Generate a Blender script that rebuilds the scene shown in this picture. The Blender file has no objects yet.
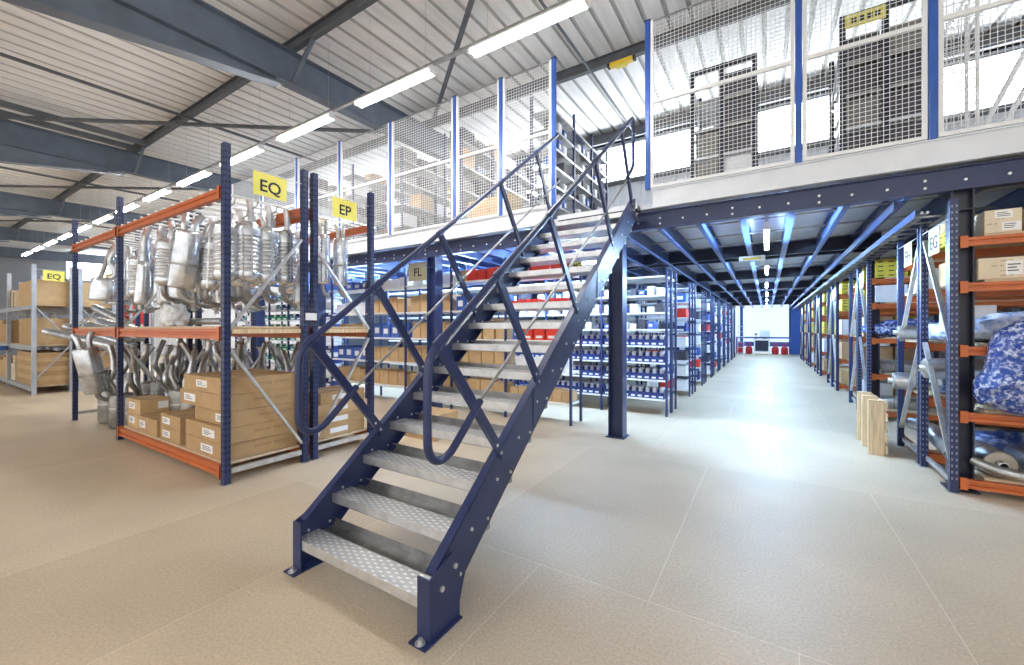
import bpy, math, random
from mathutils import Vector, Matrix, Euler
R = math.radians
rnd = random.Random(7)
SC = bpy.context.scene
COL = SC.collection
H = 1.5
ORD = ['first', 'second', 'third', 'fourth', 'fifth', 'sixth', 'seventh', 'eighth', 'ninth', 'tenth', 'eleventh', 'twelfth',
       'thirteenth', 'fourteenth', 'fifteenth', 'sixteenth', 'seventeenth', 'eighteenth', 'nineteenth', 'twentieth']

# ------------------------------------------------------------------ materials
def mat(name, col, rough=0.5, metal=0.0, var=0.0, vscale=6.0, bump=0.0, bscale=60.0, emit=None, estr=0.0, spec=0.5, stretch=None, coat=0.0):
    m = bpy.data.materials.new(name); m.use_nodes = True
    nt = m.node_tree; b = nt.nodes['Principled BSDF']
    b.inputs['Base Color'].default_value = (*col, 1)
    b.inputs['Roughness'].default_value = rough
    b.inputs['Metallic'].default_value = metal
    b.inputs['Specular IOR Level'].default_value = spec
    if coat: b.inputs['Coat Weight'].default_value = coat
    if emit:
        b.inputs['Emission Color'].default_value = (*emit, 1); b.inputs['Emission Strength'].default_value = estr
    if var or bump:
        tc = nt.nodes.new('ShaderNodeTexCoord'); mp = nt.nodes.new('ShaderNodeMapping')
        if stretch: mp.inputs['Scale'].default_value = stretch
        nt.links.new(tc.outputs['Object'], mp.inputs['Vector'])
    if var:
        n = nt.nodes.new('ShaderNodeTexNoise'); n.inputs['Scale'].default_value = vscale; n.inputs['Detail'].default_value = 5
        nt.links.new(mp.outputs['Vector'], n.inputs['Vector'])
        r = nt.nodes.new('ShaderNodeValToRGB')
        r.color_ramp.elements[0].position = 0.3; r.color_ramp.elements[1].position = 0.7
        r.color_ramp.elements[0].color = (*[max(0, c * (1 - var)) for c in col], 1)
        r.color_ramp.elements[1].color = (*[min(1, c * (1 + var)) for c in col], 1)
        nt.links.new(n.outputs['Fac'], r.inputs['Fac']); nt.links.new(r.outputs['Color'], b.inputs['Base Color'])
    if bump:
        n2 = nt.nodes.new('ShaderNodeTexNoise'); n2.inputs['Scale'].default_value = bscale; n2.inputs['Detail'].default_value = 3
        nt.links.new(mp.outputs['Vector'], n2.inputs['Vector'])
        bp = nt.nodes.new('ShaderNodeBump'); bp.inputs['Strength'].default_value = bump; bp.inputs['Distance'].default_value = 0.01
        nt.links.new(n2.outputs['Fac'], bp.inputs['Height']); nt.links.new(bp.outputs['Normal'], b.inputs['Normal'])
    return m

M = {}
M['navy'] = mat('navy_paint', (0.021, 0.033, 0.105), 0.34, 0.0, 0.15, 5, 0.05, 200)
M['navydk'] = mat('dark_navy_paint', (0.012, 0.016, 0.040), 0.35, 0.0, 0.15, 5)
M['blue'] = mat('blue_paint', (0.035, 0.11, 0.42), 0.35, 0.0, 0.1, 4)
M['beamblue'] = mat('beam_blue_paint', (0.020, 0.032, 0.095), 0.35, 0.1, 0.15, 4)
M['colblue'] = mat('lit_column_blue', (0.032, 0.052, 0.165), 0.38, 0.0, 0.12, 4)  # navy lightened so the left columns look lit; tray rails share it
M['joist'] = mat('lit_joist_blue', (0.045, 0.080, 0.23), 0.4, 0.1, 0.12, 4)  # brighter copy of the beam blue, lamp light on the joists put into colour
M['orange'] = mat('orange_paint', (0.52, 0.125, 0.030), 0.38, 0.0, 0.12, 6)
M['slot'] = mat('slot_dark', (0.005, 0.006, 0.012), 0.8)
M['slotlt'] = mat('slot_light', (0.22, 0.24, 0.30), 0.5)
M['zinc'] = mat('galvanised_steel', (0.66, 0.67, 0.69), 0.36, 0.75, 0.15, 12)
M['zincdk'] = mat('dull_galvanised_steel', (0.40, 0.40, 0.40), 0.36, 0.85, 0.25, 10)
M['edge'] = mat('light_grey_edge', (0.70, 0.73, 0.78), 0.4, 0.0, 0.06, 3)
M['white'] = mat('white_paint', (0.82, 0.83, 0.84), 0.45, 0.0, 0.03, 5)
M['greyrack'] = mat('grey_rack_steel', (0.42, 0.45, 0.5), 0.45, 0.3, 0.12, 6)
M['shelf'] = mat('shelf_grey', (0.60, 0.62, 0.66), 0.45, 0.2, 0.06, 6)
M['shelfblue'] = mat('shelf_blue_post', (0.020, 0.034, 0.115), 0.42, 0.0, 0.1, 6)
M['wood'] = mat('pale_wood', (0.74, 0.57, 0.36), 0.7, 0.0, 0.22, 3, 0.15, 40, stretch=(14, 14, 1.2))
M['board'] = mat('chipboard_shelf', (0.60, 0.47, 0.32), 0.75, 0.0, 0.15, 30)
M['card'] = mat('brown_cardboard', (0.46, 0.30, 0.15), 0.8, 0.0, 0.09, 7, 0.04, 90)
M['card2'] = mat('light_cardboard', (0.56, 0.38, 0.20), 0.8, 0.0, 0.09, 7, 0.04, 90)
M['card3'] = mat('dark_cardboard', (0.30, 0.21, 0.13), 0.8, 0.0, 0.12, 7, 0.04, 90)
M['cream'] = mat('cream_cardboard', (0.72, 0.62, 0.46), 0.75, 0.0, 0.06, 7)
M['yellow'] = mat('yellow_card', (0.70, 0.56, 0.06), 0.6, 0.0, 0.08, 9)
M['tape'] = mat('packing_tape', (0.40, 0.25, 0.11), 0.3)
M['label'] = mat('paper_label', (0.85, 0.85, 0.85), 0.6)
M['ink'] = mat('black_ink', (0.02, 0.02, 0.02), 0.6)
M['inkbrown'] = mat('printed_brown', (0.20, 0.12, 0.06), 0.7)
M['sign'] = mat('yellow_sign', (0.80, 0.72, 0.14), 0.5, 0.0, 0.04, 6)
M['signpale'] = mat('pale_yellow_sign', (0.62, 0.57, 0.34), 0.5, 0.0, 0.04, 6)
M['alu'] = mat('aluminised_steel', (0.66, 0.69, 0.73), 0.27, 0.9, 0.22, 9, 0.1, 25)
M['alupipe'] = mat('aluminised_pipe', (0.54, 0.56, 0.58), 0.32, 0.92, 0.3, 8)
M['aludull'] = mat('dull_silencer_steel', (0.33, 0.325, 0.31), 0.42, 0.85, 0.35, 8)
M['tan'] = mat('silencer_end_cap', (0.36, 0.325, 0.275), 0.5, 0.4, 0.15, 10)
M['bin'] = mat('navy_bin_plastic', (0.022, 0.045, 0.21), 0.4, 0.0, 0.15, 3)
M['redbin'] = mat('red_bin_plastic', (0.70, 0.035, 0.02), 0.4, 0.0, 0.12, 3)
M['greenbin'] = mat('green_bin_plastic', (0.02, 0.24, 0.13), 0.45, 0.0, 0.12, 3)
M['teal'] = mat('teal_bin_plastic', (0.10, 0.30, 0.36), 0.45, 0.0, 0.12, 3)
M['carton'] = mat('white_carton', (0.80, 0.81, 0.84), 0.55, 0.0, 0.06, 9)
M['bluecarton'] = mat('blue_carton', (0.05, 0.12, 0.42), 0.5, 0.0, 0.1, 9)
M['greycart'] = mat('grey_carton', (0.22, 0.215, 0.20), 0.6, 0.0, 0.2, 9)
M['dark'] = mat('dark_carton', (0.06, 0.06, 0.08), 0.6, 0.0, 0.2, 9)
M['redgas'] = mat('red_cylinder_paint', (0.55, 0.02, 0.03), 0.35)
M['black'] = mat('black_rubber', (0.015, 0.015, 0.018), 0.6)
M['rafter'] = mat('grey_blue_steel', (0.105, 0.128, 0.165), 0.5, 0.1, 0.14, 4, 0.04, 80)
M['purlin'] = mat('dark_grey_steel', (0.10, 0.108, 0.122), 0.55, 0.1, 0.2, 5)
M['wallwhite'] = mat('white_wall_cladding', (0.80, 0.83, 0.88), 0.55, 0.0, 0.03, 3)
M['wallgrey'] = mat('grey_wall_cladding', (0.20, 0.21, 0.23), 0.6, 0.0, 0.05, 3)
M['deckunder'] = mat('deck_underside', (0.62, 0.65, 0.70), 0.4, 0.2, 0.1, 2)
M['tube'] = mat('lit_tube', (1, 1, 1), 0.4, emit=(1.0, 0.98, 0.95), estr=75.0)
M['tubecool'] = mat('lit_tube_cool', (1, 1, 1), 0.4, emit=(0.47, 0.71, 1.0), estr=400.0)
M['window'] = mat('daylit_window', (0.9, 0.94, 1), 0.3, emit=(0.86, 0.93, 1.0), estr=7.0)
M['tubemezz'] = mat('added_mezzanine_tube', (1, 1, 1), 0.4, emit=(0.78, 0.88, 1.0), estr=16.0)
M['doorpanel'] = mat('glowing_door_panel', (0.55, 0.62, 0.70), 0.5, emit=(0.80, 0.91, 1.0), estr=0.5)  # emission added so the door panels look bright with daylight
M['amber'] = mat('amber_plastic', (0.75, 0.52, 0.03), 0.35)
M['plastic'] = mat('clear_plastic_bag', (0.82, 0.83, 0.85), 0.25, 0.0, 0.08, 5, 0.4, 14)

def film_material(name, blue, pale, scale, lo, hi):
    m = bpy.data.materials.new(name); m.use_nodes = True
    nt = m.node_tree; b = nt.nodes['Principled BSDF']
    tc = nt.nodes.new('ShaderNodeTexCoord'); n = nt.nodes.new('ShaderNodeTexNoise')
    n.inputs['Scale'].default_value = scale; n.inputs['Detail'].default_value = 9; n.inputs['Roughness'].default_value = 0.65
    n.inputs['Distortion'].default_value = 0.25
    nt.links.new(tc.outputs['Object'], n.inputs['Vector'])
    r = nt.nodes.new('ShaderNodeValToRGB')
    r.color_ramp.elements[0].position = lo; r.color_ramp.elements[0].color = (*blue, 1)
    r.color_ramp.elements[1].position = hi; r.color_ramp.elements[1].color = (*pale, 1)
    nt.links.new(n.outputs['Fac'], r.inputs['Fac']); nt.links.new(r.outputs['Color'], b.inputs['Base Color'])
    b.inputs['Roughness'].default_value = 0.2
    bp = nt.nodes.new('ShaderNodeBump'); bp.inputs['Strength'].default_value = 0.6; bp.inputs['Distance'].default_value = 0.02
    nt.links.new(n.outputs['Fac'], bp.inputs['Height']); nt.links.new(bp.outputs['Normal'], b.inputs['Normal'])
    return m
M['bubble'] = film_material('blue_bubble_wrap', (0.02, 0.06, 0.30), (0.70, 0.76, 0.90), 27, 0.48, 0.66)
M['film'] = film_material('milky_blue_film', (0.10, 0.18, 0.45), (0.70, 0.73, 0.80), 6, 0.36, 0.56)
M['darkfilm'] = film_material('dark_blue_film', (0.02, 0.05, 0.20), (0.40, 0.50, 0.72), 9, 0.48, 0.72)

def floor_material():
    m = bpy.data.materials.new('sealed_chipboard_floor'); m.use_nodes = True
    nt = m.node_tree; b = nt.nodes['Principled BSDF']; L = nt.links.new
    tc = nt.nodes.new('ShaderNodeTexCoord')
    mp = nt.nodes.new('ShaderNodeMapping'); mp.inputs['Location'].default_value = (0.55, 0.3, 0)
    L(tc.outputs['Object'], mp.inputs['Vector'])
    br = nt.nodes.new('ShaderNodeTexBrick'); br.inputs['Scale'].default_value = 1.0
    br.inputs['Brick Width'].default_value = 1.35; br.inputs['Row Height'].default_value = 2.6
    br.inputs['Mortar Size'].default_value = 0.004; br.inputs['Mortar Smooth'].default_value = 0.6
    br.inputs['Color1'].default_value = (0.54, 0.435, 0.31, 1); br.inputs['Color2'].default_value = (0.61, 0.50, 0.365, 1)
    br.inputs['Mortar'].default_value = (0.70, 0.60, 0.46, 1)
    L(mp.outputs['Vector'], br.inputs['Vector'])
    n1 = nt.nodes.new('ShaderNodeTexNoise'); n1.inputs['Scale'].default_value = 0.9; n1.inputs['Detail'].default_value = 7
    n2 = nt.nodes.new('ShaderNodeTexNoise'); n2.inputs['Scale'].default_value = 65; n2.inputs['Detail'].default_value = 3
    for n in (n1, n2): L(tc.outputs['Object'], n.inputs['Vector'])
    def ramp(n, a, c):
        r = nt.nodes.new('ShaderNodeValToRGB'); r.color_ramp.elements[0].position = 0.32; r.color_ramp.elements[1].position = 0.68
        r.color_ramp.elements[0].color = (a, a, a, 1); r.color_ramp.elements[1].color = (c, c, c, 1)
        L(n.outputs['Fac'], r.inputs['Fac']); return r
    def mul(x, y):
        k = nt.nodes.new('ShaderNodeMix'); k.data_type = 'RGBA'; k.blend_type = 'MULTIPLY'; k.inputs['Factor'].default_value = 1
        L(x, k.inputs['A']); L(y, k.inputs['B']); return k.outputs['Result']
    c = mul(br.outputs['Color'], ramp(n1, 0.88, 1.10).outputs['Color'])
    c = mul(c, ramp(n2, 0.86, 1.10).outputs['Color'])
    L(c, b.inputs['Base Color'])
    rr = nt.nodes.new('ShaderNodeMapRange'); rr.inputs['To Min'].default_value = 0.40; rr.inputs['To Max'].default_value = 0.62
    L(n1.outputs['Fac'], rr.inputs['Value']); L(rr.outputs['Result'], b.inputs['Roughness'])
    bp = nt.nodes.new('ShaderNodeBump'); bp.inputs['Strength'].default_value = 0.12; bp.inputs['Distance'].default_value = 0.003
    L(n2.outputs['Fac'], bp.inputs['Height']); L(bp.outputs['Normal'], b.inputs['Normal'])
    return m
M['floor'] = floor_material()

def tread_material():
    m = bpy.data.materials.new('checker_plate_tread'); m.use_nodes = True
    nt = m.node_tree; b = nt.nodes['Principled BSDF']; L = nt.links.new
    tc = nt.nodes.new('ShaderNodeTexCoord')
    hs = []
    for ang in (45, -45):
        mp = nt.nodes.new('ShaderNodeMapping'); mp.inputs['Rotation'].default_value = (0, 0, R(ang)); mp.inputs['Scale'].default_value = (17, 38, 1)
        L(tc.outputs['Object'], mp.inputs['Vector'])
        w = nt.nodes.new('ShaderNodeTexVoronoi'); w.inputs['Scale'].default_value = 1; w.inputs['Randomness'].default_value = 0
        w.voronoi_dimensions = '2D'
        L(mp.outputs['Vector'], w.inputs['Vector']); hs.append(w)
    mx = nt.nodes.new('ShaderNodeMath'); mx.operation = 'MINIMUM'
    L(hs[0].outputs['Distance'], mx.inputs[0]); L(hs[1].outputs['Distance'], mx.inputs[1])
    r = nt.nodes.new('ShaderNodeValToRGB'); r.color_ramp.elements[0].position = 0.14; r.color_ramp.elements[1].position = 0.34
    r.color_ramp.elements[0].color = (0.96, 0.97, 0.99, 1); r.color_ramp.elements[1].color = (0.60, 0.61, 0.62, 1)
    L(mx.outputs[0], r.inputs['Fac']); L(r.outputs['Color'], b.inputs['Base Color'])
    b.inputs['Metallic'].default_value = 0.65; b.inputs['Roughness'].default_value = 0.33
    bp = nt.nodes.new('ShaderNodeBump'); bp.invert = True; bp.inputs['Strength'].default_value = 0.7; bp.inputs['Distance'].default_value = 0.004
    L(r.outputs['Color'], bp.inputs['Height']); bp.invert = False; L(bp.outputs['Normal'], b.inputs['Normal'])
    return m
M['tread'] = tread_material()
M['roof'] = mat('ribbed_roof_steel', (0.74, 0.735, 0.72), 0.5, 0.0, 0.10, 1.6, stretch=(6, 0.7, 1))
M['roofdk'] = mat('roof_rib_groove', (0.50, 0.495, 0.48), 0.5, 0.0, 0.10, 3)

# ------------------------------------------------------------------ mesh building
class MB:
    def __init__(s): s.v = []; s.f = []; s.m = []; s.s = []
    def add(s, vs, fs, mi=0, sm=False):
        o = len(s.v); s.v += [tuple(p) for p in vs]
        for f in fs: s.f.append([o + i for i in f]); s.m.append(mi); s.s.append(sm)
    def box(s, x0, x1, y0, y1, z0, z1, mi=0):
        vs = [(x, y, z) for z in (z0, z1) for y in (y0, y1) for x in (x0, x1)]
        s.add(vs, [(0, 2, 3, 1), (4, 5, 7, 6), (0, 1, 5, 4), (2, 6, 7, 3), (0, 4, 6, 2), (1, 3, 7, 5)], mi)
        return s
    def cbox(s, x0, x1, y0, y1, z0, z1, c=0.004, mi=0):
        # box with chamfered edges
        vs = []; idx = {}
        for k, (z, zs) in enumerate(((z0, 1), (z1, -1))):
            for (y, ys) in ((y0, 1), (y1, -1)):
                for (x, xs) in ((x0, 1), (x1, -1)):
                    key = (x == x1, y == y1, z == z1)
                    idx[key] = len(vs)
                    vs += [(x, y + ys * c, z + zs * c), (x + xs * c, y, z + zs * c), (x + xs * c, y + ys * c, z)]
        g = lambda a, b, d, k: idx[(bool(a), bool(b), bool(d))] + k
        fs = []
        fs += [[g(0, 0, 0, 0), g(0, 0, 1, 0), g(0, 1, 1, 0), g(0, 1, 0, 0)], [g(1, 0, 0, 0), g(1, 1, 0, 0), g(1, 1, 1, 0), g(1, 0, 1, 0)]]
        fs += [[g(0, 0, 0, 1), g(1, 0, 0, 1), g(1, 0, 1, 1), g(0, 0, 1, 1)], [g(0, 1, 0, 1), g(0, 1, 1, 1), g(1, 1, 1, 1), g(1, 1, 0, 1)]]
        fs += [[g(0, 0, 0, 2), g(0, 1, 0, 2), g(1, 1, 0, 2), g(1, 0, 0, 2)], [g(0, 0, 1, 2), g(1, 0, 1, 2), g(1, 1, 1, 2), g(0, 1, 1, 2)]]
        for a in (0, 1):
            for b in (0, 1):
                fs.append([g(a, b, 0, 0), g(a, b, 0, 1), g(a, b, 1, 1), g(a, b, 1, 0)])
                fs.append([g(a, 0, b, 0), g(a, 0, b, 2), g(a, 1, b, 2), g(a, 1, b, 0)])
                fs.append([g(0, a, b, 1), g(0, a, b, 2), g(1, a, b, 2), g(1, a, b, 1)])
                for d in (0, 1): fs.append([g(a, b, d, 0), g(a, b, d, 1), g(a, b, d, 2)])
        s.add(vs, fs, mi); return s
    def bar(s, p, q, w, h, up=(0, 0, 1), mi=0):
        p = Vector(p); q = Vector(q); d = (q - p).normalized(); u = Vector(up)
        sd = d.cross(u)
        if sd.length < 1e-4: u = Vector((0, 1, 0)); sd = d.cross(u)
        sd.normalize(); u = sd.cross(d).normalized()
        vs = [c + sd * (a * w / 2) + u * (b * h / 2) for c in (p, q) for b in (-1, 1) for a in (-1, 1)]
        s.add(vs, [(0, 2, 3, 1), (4, 5, 7, 6), (0, 1, 5, 4), (2, 6, 7, 3), (0, 4, 6, 2), (1, 3, 7, 5)], mi); return s
    def tube(s, pts, r, n=8, mi=0, caps=True, sx=1.0, sy=1.0, ref=None):
        pts = [Vector(p) for p in pts]; k = len(pts)
        rs = r if isinstance(r, (list, tuple)) else [r] * k
        vs = []; nrm = None
        for i, p in enumerate(pts):
            d = (pts[min(i + 1, k - 1)] - pts[max(i - 1, 0)])
            d = d.normalized() if d.length > 1e-9 else Vector((0, 0, 1))
            if nrm is None:
                a = Vector(ref) if ref else (Vector((1, 0, 0)) if abs(d.x) < 0.9 else Vector((0, 1, 0)))
                nrm = (a - d * a.dot(d)).normalized()
            else: nrm = (nrm - d * nrm.dot(d)).normalized()
            b = d.cross(nrm)
            for j in range(n):
                t = 2 * math.pi * j / n
                vs.append(p + nrm * (math.cos(t) * rs[i] * sx) + b * (math.sin(t) * rs[i] * sy))
        fs = [(i * n + j, i * n + (j + 1) % n, (i + 1) * n + (j + 1) % n, (i + 1) * n + j) for i in range(k - 1) for j in range(n)]
        s.add(vs, fs, mi, True)
        if caps:
            s.add(vs[:n], [list(range(n))[::-1]], mi); s.add(vs[-n:], [list(range(n))], mi)
        return s
    def prism(s, poly, axis, a, b, mi=0):
        # poly: list of 2-D points; axis 'x' -> (y,z), 'y' -> (x,z), 'z' -> (x,y)
        def P(t, p): return {'x': (t, p[0], p[1]), 'y': (p[0], t, p[1]), 'z': (p[0], p[1], t)}[axis]
        n = len(poly); vs = [P(a, p) for p in poly] + [P(b, p) for p in poly]
        fs = [list(range(n))[::-1], list(range(n, 2 * n))] + [(i, (i + 1) % n, n + (i + 1) % n, n + i) for i in range(n)]
        s.add(vs, fs, mi); return s
    def build(s, name, mats, parent=None, org=None):
        me = bpy.data.meshes.new(name)
        if parent is not None:
            o0 = Vector((0, 0, 0)); q = parent
            while q is not None: o0 += Vector(q.location); q = q.parent
            L0 = o0
        else: L0 = Vector(org) if org else Vector((0, 0, 0))
        me.from_pydata([(a[0] - L0.x, a[1] - L0.y, a[2] - L0.z) for a in s.v], [], s.f)
        if not isinstance(mats, (list, tuple)): mats = [mats]
        for m in mats: me.materials.append(m)
        me.polygons.foreach_set('material_index', s.m); me.polygons.foreach_set('use_smooth', s.s)
        me.validate(); me.update()
        o = bpy.data.objects.new(name, me); COL.objects.link(o)
        if parent is not None: o.parent = parent
        else: o.location = L0
        return o

LABELS = {}
def tag(o, label, cat, group=None):
    n = len(label.split()); assert 4 <= n <= 16, (n, label)
    if label in LABELS and LABELS[label] != group: raise ValueError('label twice: ' + label)
    if label in LABELS and group is None: raise ValueError('label twice: ' + label)
    LABELS[label] = group
    o['label'] = label; o['category'] = cat
    if group: o['group'] = group
    return o
def thing(name, label, cat, loc=(0, 0, 0), group=None):
    o = bpy.data.objects.new(name, None); o.empty_display_size = 0.1; COL.objects.link(o); o.location = loc
    if label: tag(o, label, cat, group)
    return o
def struct(name, mb, mats, label=None):
    o = mb.build(name, mats); o['kind'] = 'structure'
    if label: o['label'] = label
    return o
KIDS = {}
def dup(o, loc=None, rot=None, label=None, cat=None, group=None, scale=None, parent=None):
    c = o.copy(); COL.objects.link(c)
    if parent is not None: c.parent = parent
    for ch in list(o.children): dup(ch, parent=c)
    if loc is not None: c.location = loc
    if rot is not None: c.rotation_euler = rot
    if scale is not None: c.scale = scale
    if label:
        for k in ('label', 'category', 'group'):
            if k in c: del c[k]
        tag(c, label, cat, group)
    return c
PROTOS = []
def tree(o):
    r = [o]
    for c in o.children: r += tree(c)
    return r
def drop_protos():
    for p in PROTOS:
        for o in tree(p)[::-1]: bpy.data.objects.remove(o)

def text_mesh(s, size, mtl, parent, name, loc, rot, align='CENTER', weight=0.0):
    cu = bpy.data.curves.new(name, 'FONT'); cu.body = s; cu.size = size; cu.align_x = align; cu.align_y = 'CENTER'; cu.extrude = 0.0012; cu.offset = weight
    tmp = bpy.data.objects.new(name + '_tmp', cu); COL.objects.link(tmp)
    dg = bpy.context.evaluated_depsgraph_get()
    me = bpy.data.meshes.new_from_object(tmp.evaluated_get(dg)); bpy.data.objects.remove(tmp); bpy.data.curves.remove(cu)
    me.materials.clear(); me.materials.append(mtl)
    o = bpy.data.objects.new(name, me); COL.objects.link(o); o.parent = parent
    o.location = loc; o.rotation_euler = rot
    return o

def smooth_path(pts, n=4):
    # Catmull-Rom
    P = [Vector(p) for p in pts]; P = [P[0] * 2 - P[1]] + P + [P[-1] * 2 - P[-2]]; out = []
    for i in range(1, len(P) - 2):
        for k in range(n):
            t = k / n; a, b, c, d = P[i - 1:i + 3]
            out.append(0.5 * ((2 * b) + (c - a) * t + (2 * a - 5 * b + 4 * c - d) * t * t + (3 * b - a - 3 * c + d) * t ** 3))
    out.append(P[-2]); return out

# ------------------------------------------------------------------ camera
cam = bpy.data.cameras.new('camera'); co = bpy.data.objects.new('camera', cam); COL.objects.link(co)
co.location = (0, 0, H); co.rotation_euler = (R(90), 0, R(32)); cam.sensor_width = 36; cam.lens = 407.7 / 1024 * 36
cam.shift_y = -3.5 / 1024; cam.clip_start = 0.05; cam.clip_end = 200
SC.camera = co
TA = math.radians(32)
def xat(u, y): return y * math.tan(math.atan((u - 512) / 407.7) - TA)

# ------------------------------------------------------------------ room shell
XL, XR, YB, YF, YW, YE = -36.0, 6.6, -7.0, 5.3, 9.6, 29.4
def roofz(y): return 5.9 + 0.03 * y
struct('floor', MB().box(XL, XR, YB, YE, -0.12, 0), M['floor'])
# ribbed roof deck, ribs run front to back
rb = MB(); xs = []; x = XL
while x < XR + 0.3:
    xs += [(x, 0, 0), (x + 0.235, 0, 1), (x + 0.25, 0.035, 0), (x + 0.285, 0.035, 1), (x + 0.30, 0, 0)]
    x += 0.30
for i in range(len(xs) - 1):
    a, b = xs[i], xs[i + 1]
    if a[0] == b[0]: continue
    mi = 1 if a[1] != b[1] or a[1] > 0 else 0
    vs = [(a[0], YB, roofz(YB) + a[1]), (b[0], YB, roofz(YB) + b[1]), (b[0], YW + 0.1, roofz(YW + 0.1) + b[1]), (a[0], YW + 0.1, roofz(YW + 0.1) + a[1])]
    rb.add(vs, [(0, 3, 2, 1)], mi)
    if (i % 5) == 0:  # stiffener lines in the flat of the sheet
        for f in (0.07, 0.145):
            xx = a[0] + f
            rb.add([(xx, YB, roofz(YB) - 0.006), (xx + 0.012, YB, roofz(YB) - 0.006), (xx + 0.012, YW, roofz(YW) - 0.006), (xx, YW, roofz(YW) - 0.006)], [(0, 3, 2, 1)], 0)
rb.box(XL, XR, YB, YW + 0.1, roofz(YW) + 0.1, roofz(YW) + 0.2, 1)
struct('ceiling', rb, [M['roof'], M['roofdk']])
# purlins across the hall
for i, y in enumerate((-5.6, -2.56, 0.51, 3.58, 6.65)):
    z = 5.72 + 0.03 * y; p = MB()
    p.box(XL, XR, y - 0.006, y + 0.006, z, z + 0.17).box(XL, XR, y - 0.045, y + 0.045, z, z + 0.012).box(XL, XR, y - 0.045, y + 0.045, z + 0.158, z + 0.17)
    struct('ceiling_purlin', p, M['purlin'])
p = MB().box(XL, XR, 9.40, 9.52, 5.90, 6.14).box(XL, XR, 9.34, 9.57, 5.90, 5.92)
struct('eaves_beam', p, M['purlin'])
# rafters with haunches, and their fly braces
for x in (-6.34, -13.2, -20.3, -27.4, -34.2):
    p = MB()
    bz = lambda y: 5.2 + 0.03 * y
    tz = lambda y: 5.715 + 0.03 * y
    def plate(y0, y1, f, dz, w):
        vs = [(x + sx * w, y, f(y) + d) for d in (0, dz) for y in (y0, y1) for sx in (-1, 1)]
        p.add(vs, [(0, 2, 3, 1), (4, 5, 7, 6), (0, 1, 5, 4), (2, 6, 7, 3), (0, 4, 6, 2), (1, 3, 7, 5)])
    plate(-6.9, 9.4, bz, 0.018, 0.10); plate(-6.9, 9.4, lambda y: tz(y) - 0.018, 0.018, 0.10)
    p.prism([(-6.9, bz(-6.9)), (9.4, bz(9.4)), (9.4, tz(9.4) - 0.01), (-6.9, tz(-6.9) - 0.01)], 'x', x - 0.006, x + 0.006)
    hz = lambda y: 5.145 + 0.176 * (y - 2.94)
    ye = 3.35
    p.prism([(-2.4, hz(-2.4)), (ye, bz(ye) - 0.03), (ye, bz(ye)), (-2.4, bz(-2.4))], 'x', x - 0.006, x + 0.006)
    plate(-2.4, ye + 0.05, hz, 0.018, 0.10)
    struct('ceiling_rafter', p, M['rafter'])
    b = MB().bar((x + 0.05, 3.58, bz(3.58) + 0.03), (x + 0.62, 3.58, 5.82), 0.05, 0.05)
    struct('rafter_brace', b, M['rafter'])
# roof bracing rods / trimmers
rd = [((-2.53, 3.5, 5.80), (-2.53, 9.4, 5.93), 0.03), ((-9.95, 0.2, 5.68), (-9.95, 6.6, 5.88), 0.045),
      ((-12.9, 1.35, 5.66), (-6.5, 6.5, 5.80), 0.06), ((-6.1, 6.5, 5.84), (-3.1, 4.1, 5.78), 0.06),
      ((-12.2, 0.6, 5.72), (-12.2, 3.55, 5.80), 0.10), ((-12.75, 0.6, 5.72), (-12.75, 3.55, 5.80), 0.10),
      ((-17.0, 0.2, 5.68), (-17.0, 6.6, 5.88), 0.045), ((-20.1, 1.35, 5.66), (-13.4, 6.5, 5.80), 0.06),
      ((-24.0, 0.2, 5.68), (-24.0, 6.6, 5.88), 0.045), ((-27.2, 1.35, 5.66), (-20.5, 6.5, 5.80), 0.06)]
for a, b, w in rd: struct('ceiling_brace', MB().bar(a, b, w, w), M['purlin'])

# walls
def corrugated_x(mb, x0, x1, y, z0, z1, pitch=0.25, d=0.03):
    x = x0
    while x < x1 - 1e-6:
        e = min(x + pitch, x1); w = e - x
        pts = [(x, y), (x + 0.6 * w, y), (x + 0.68 * w, y - d), (x + 0.92 * w, y - d), (e, y)]
        for a, b in zip(pts, pts[1:]): mb.add([(a[0], a[1], z0), (b[0], b[1], z0), (b[0], b[1], z1), (a[0], a[1], z1)], [(0, 1, 2, 3)])
        x = e
ZS = 5.0
w = MB(); corrugated_x(w, XL, -13.7, YW, 0, ZS); corrugated_x(w, -13.7, XR, YW, 3.0, ZS); w.box(XL, XR, YW + 0.01, YW + 0.1, 5.9, 6.3)
w.box(XL, -13.7, YW + 0.02, YW + 0.1, 0, ZS); w.box(-13.7, XR, YW + 0.02, YW + 0.1, 3.0, ZS)
struct('wall_back', w, M['wallwhite'])
# strip of daylit windows under the eaves
n = 0; x = XL + 0.3
while x < XR - 0.5:
    e = min(x + 2.9, XR - 0.05); n += 1
    f = MB().box(x, e, YW - 0.03, YW + 0.06, ZS, ZS + 0.05).box(x, e, YW - 0.03, YW + 0.06, 5.85, 5.9).box(x, x + 0.05, YW - 0.03, YW + 0.06, ZS, 5.9).box(e - 0.05, e, YW - 0.03, YW + 0.06, ZS, 5.9)
    fo = struct('window_%d' % n, f, M['greyrack'])
    g = MB().box(x + 0.05, e - 0.05, YW + 0.01, YW + 0.03, ZS + 0.05, 5.85).build('window_pane', M['window'], fo)
    x = e
struct('window_sill_trim', MB().box(XL, XR, YW - 0.1, YW - 0.02, ZS - 0.07, ZS), M['purlin'])
struct('wall_left', MB().box(XL - 0.15, XL, YB, YW, 0, 4.5).box(XL - 0.15, XL, YB, 6.6, 4.5, 6.2), M['wallgrey'])
f = MB().box(XL - 0.1, XL + 0.02, 6.6, 6.66, 4.5, 6.2).box(XL - 0.1, XL + 0.02, 9.5, 9.6, 4.5, 6.2).box(XL - 0.1, XL + 0.02, 6.6, 9.6, 4.5, 4.56)
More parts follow.
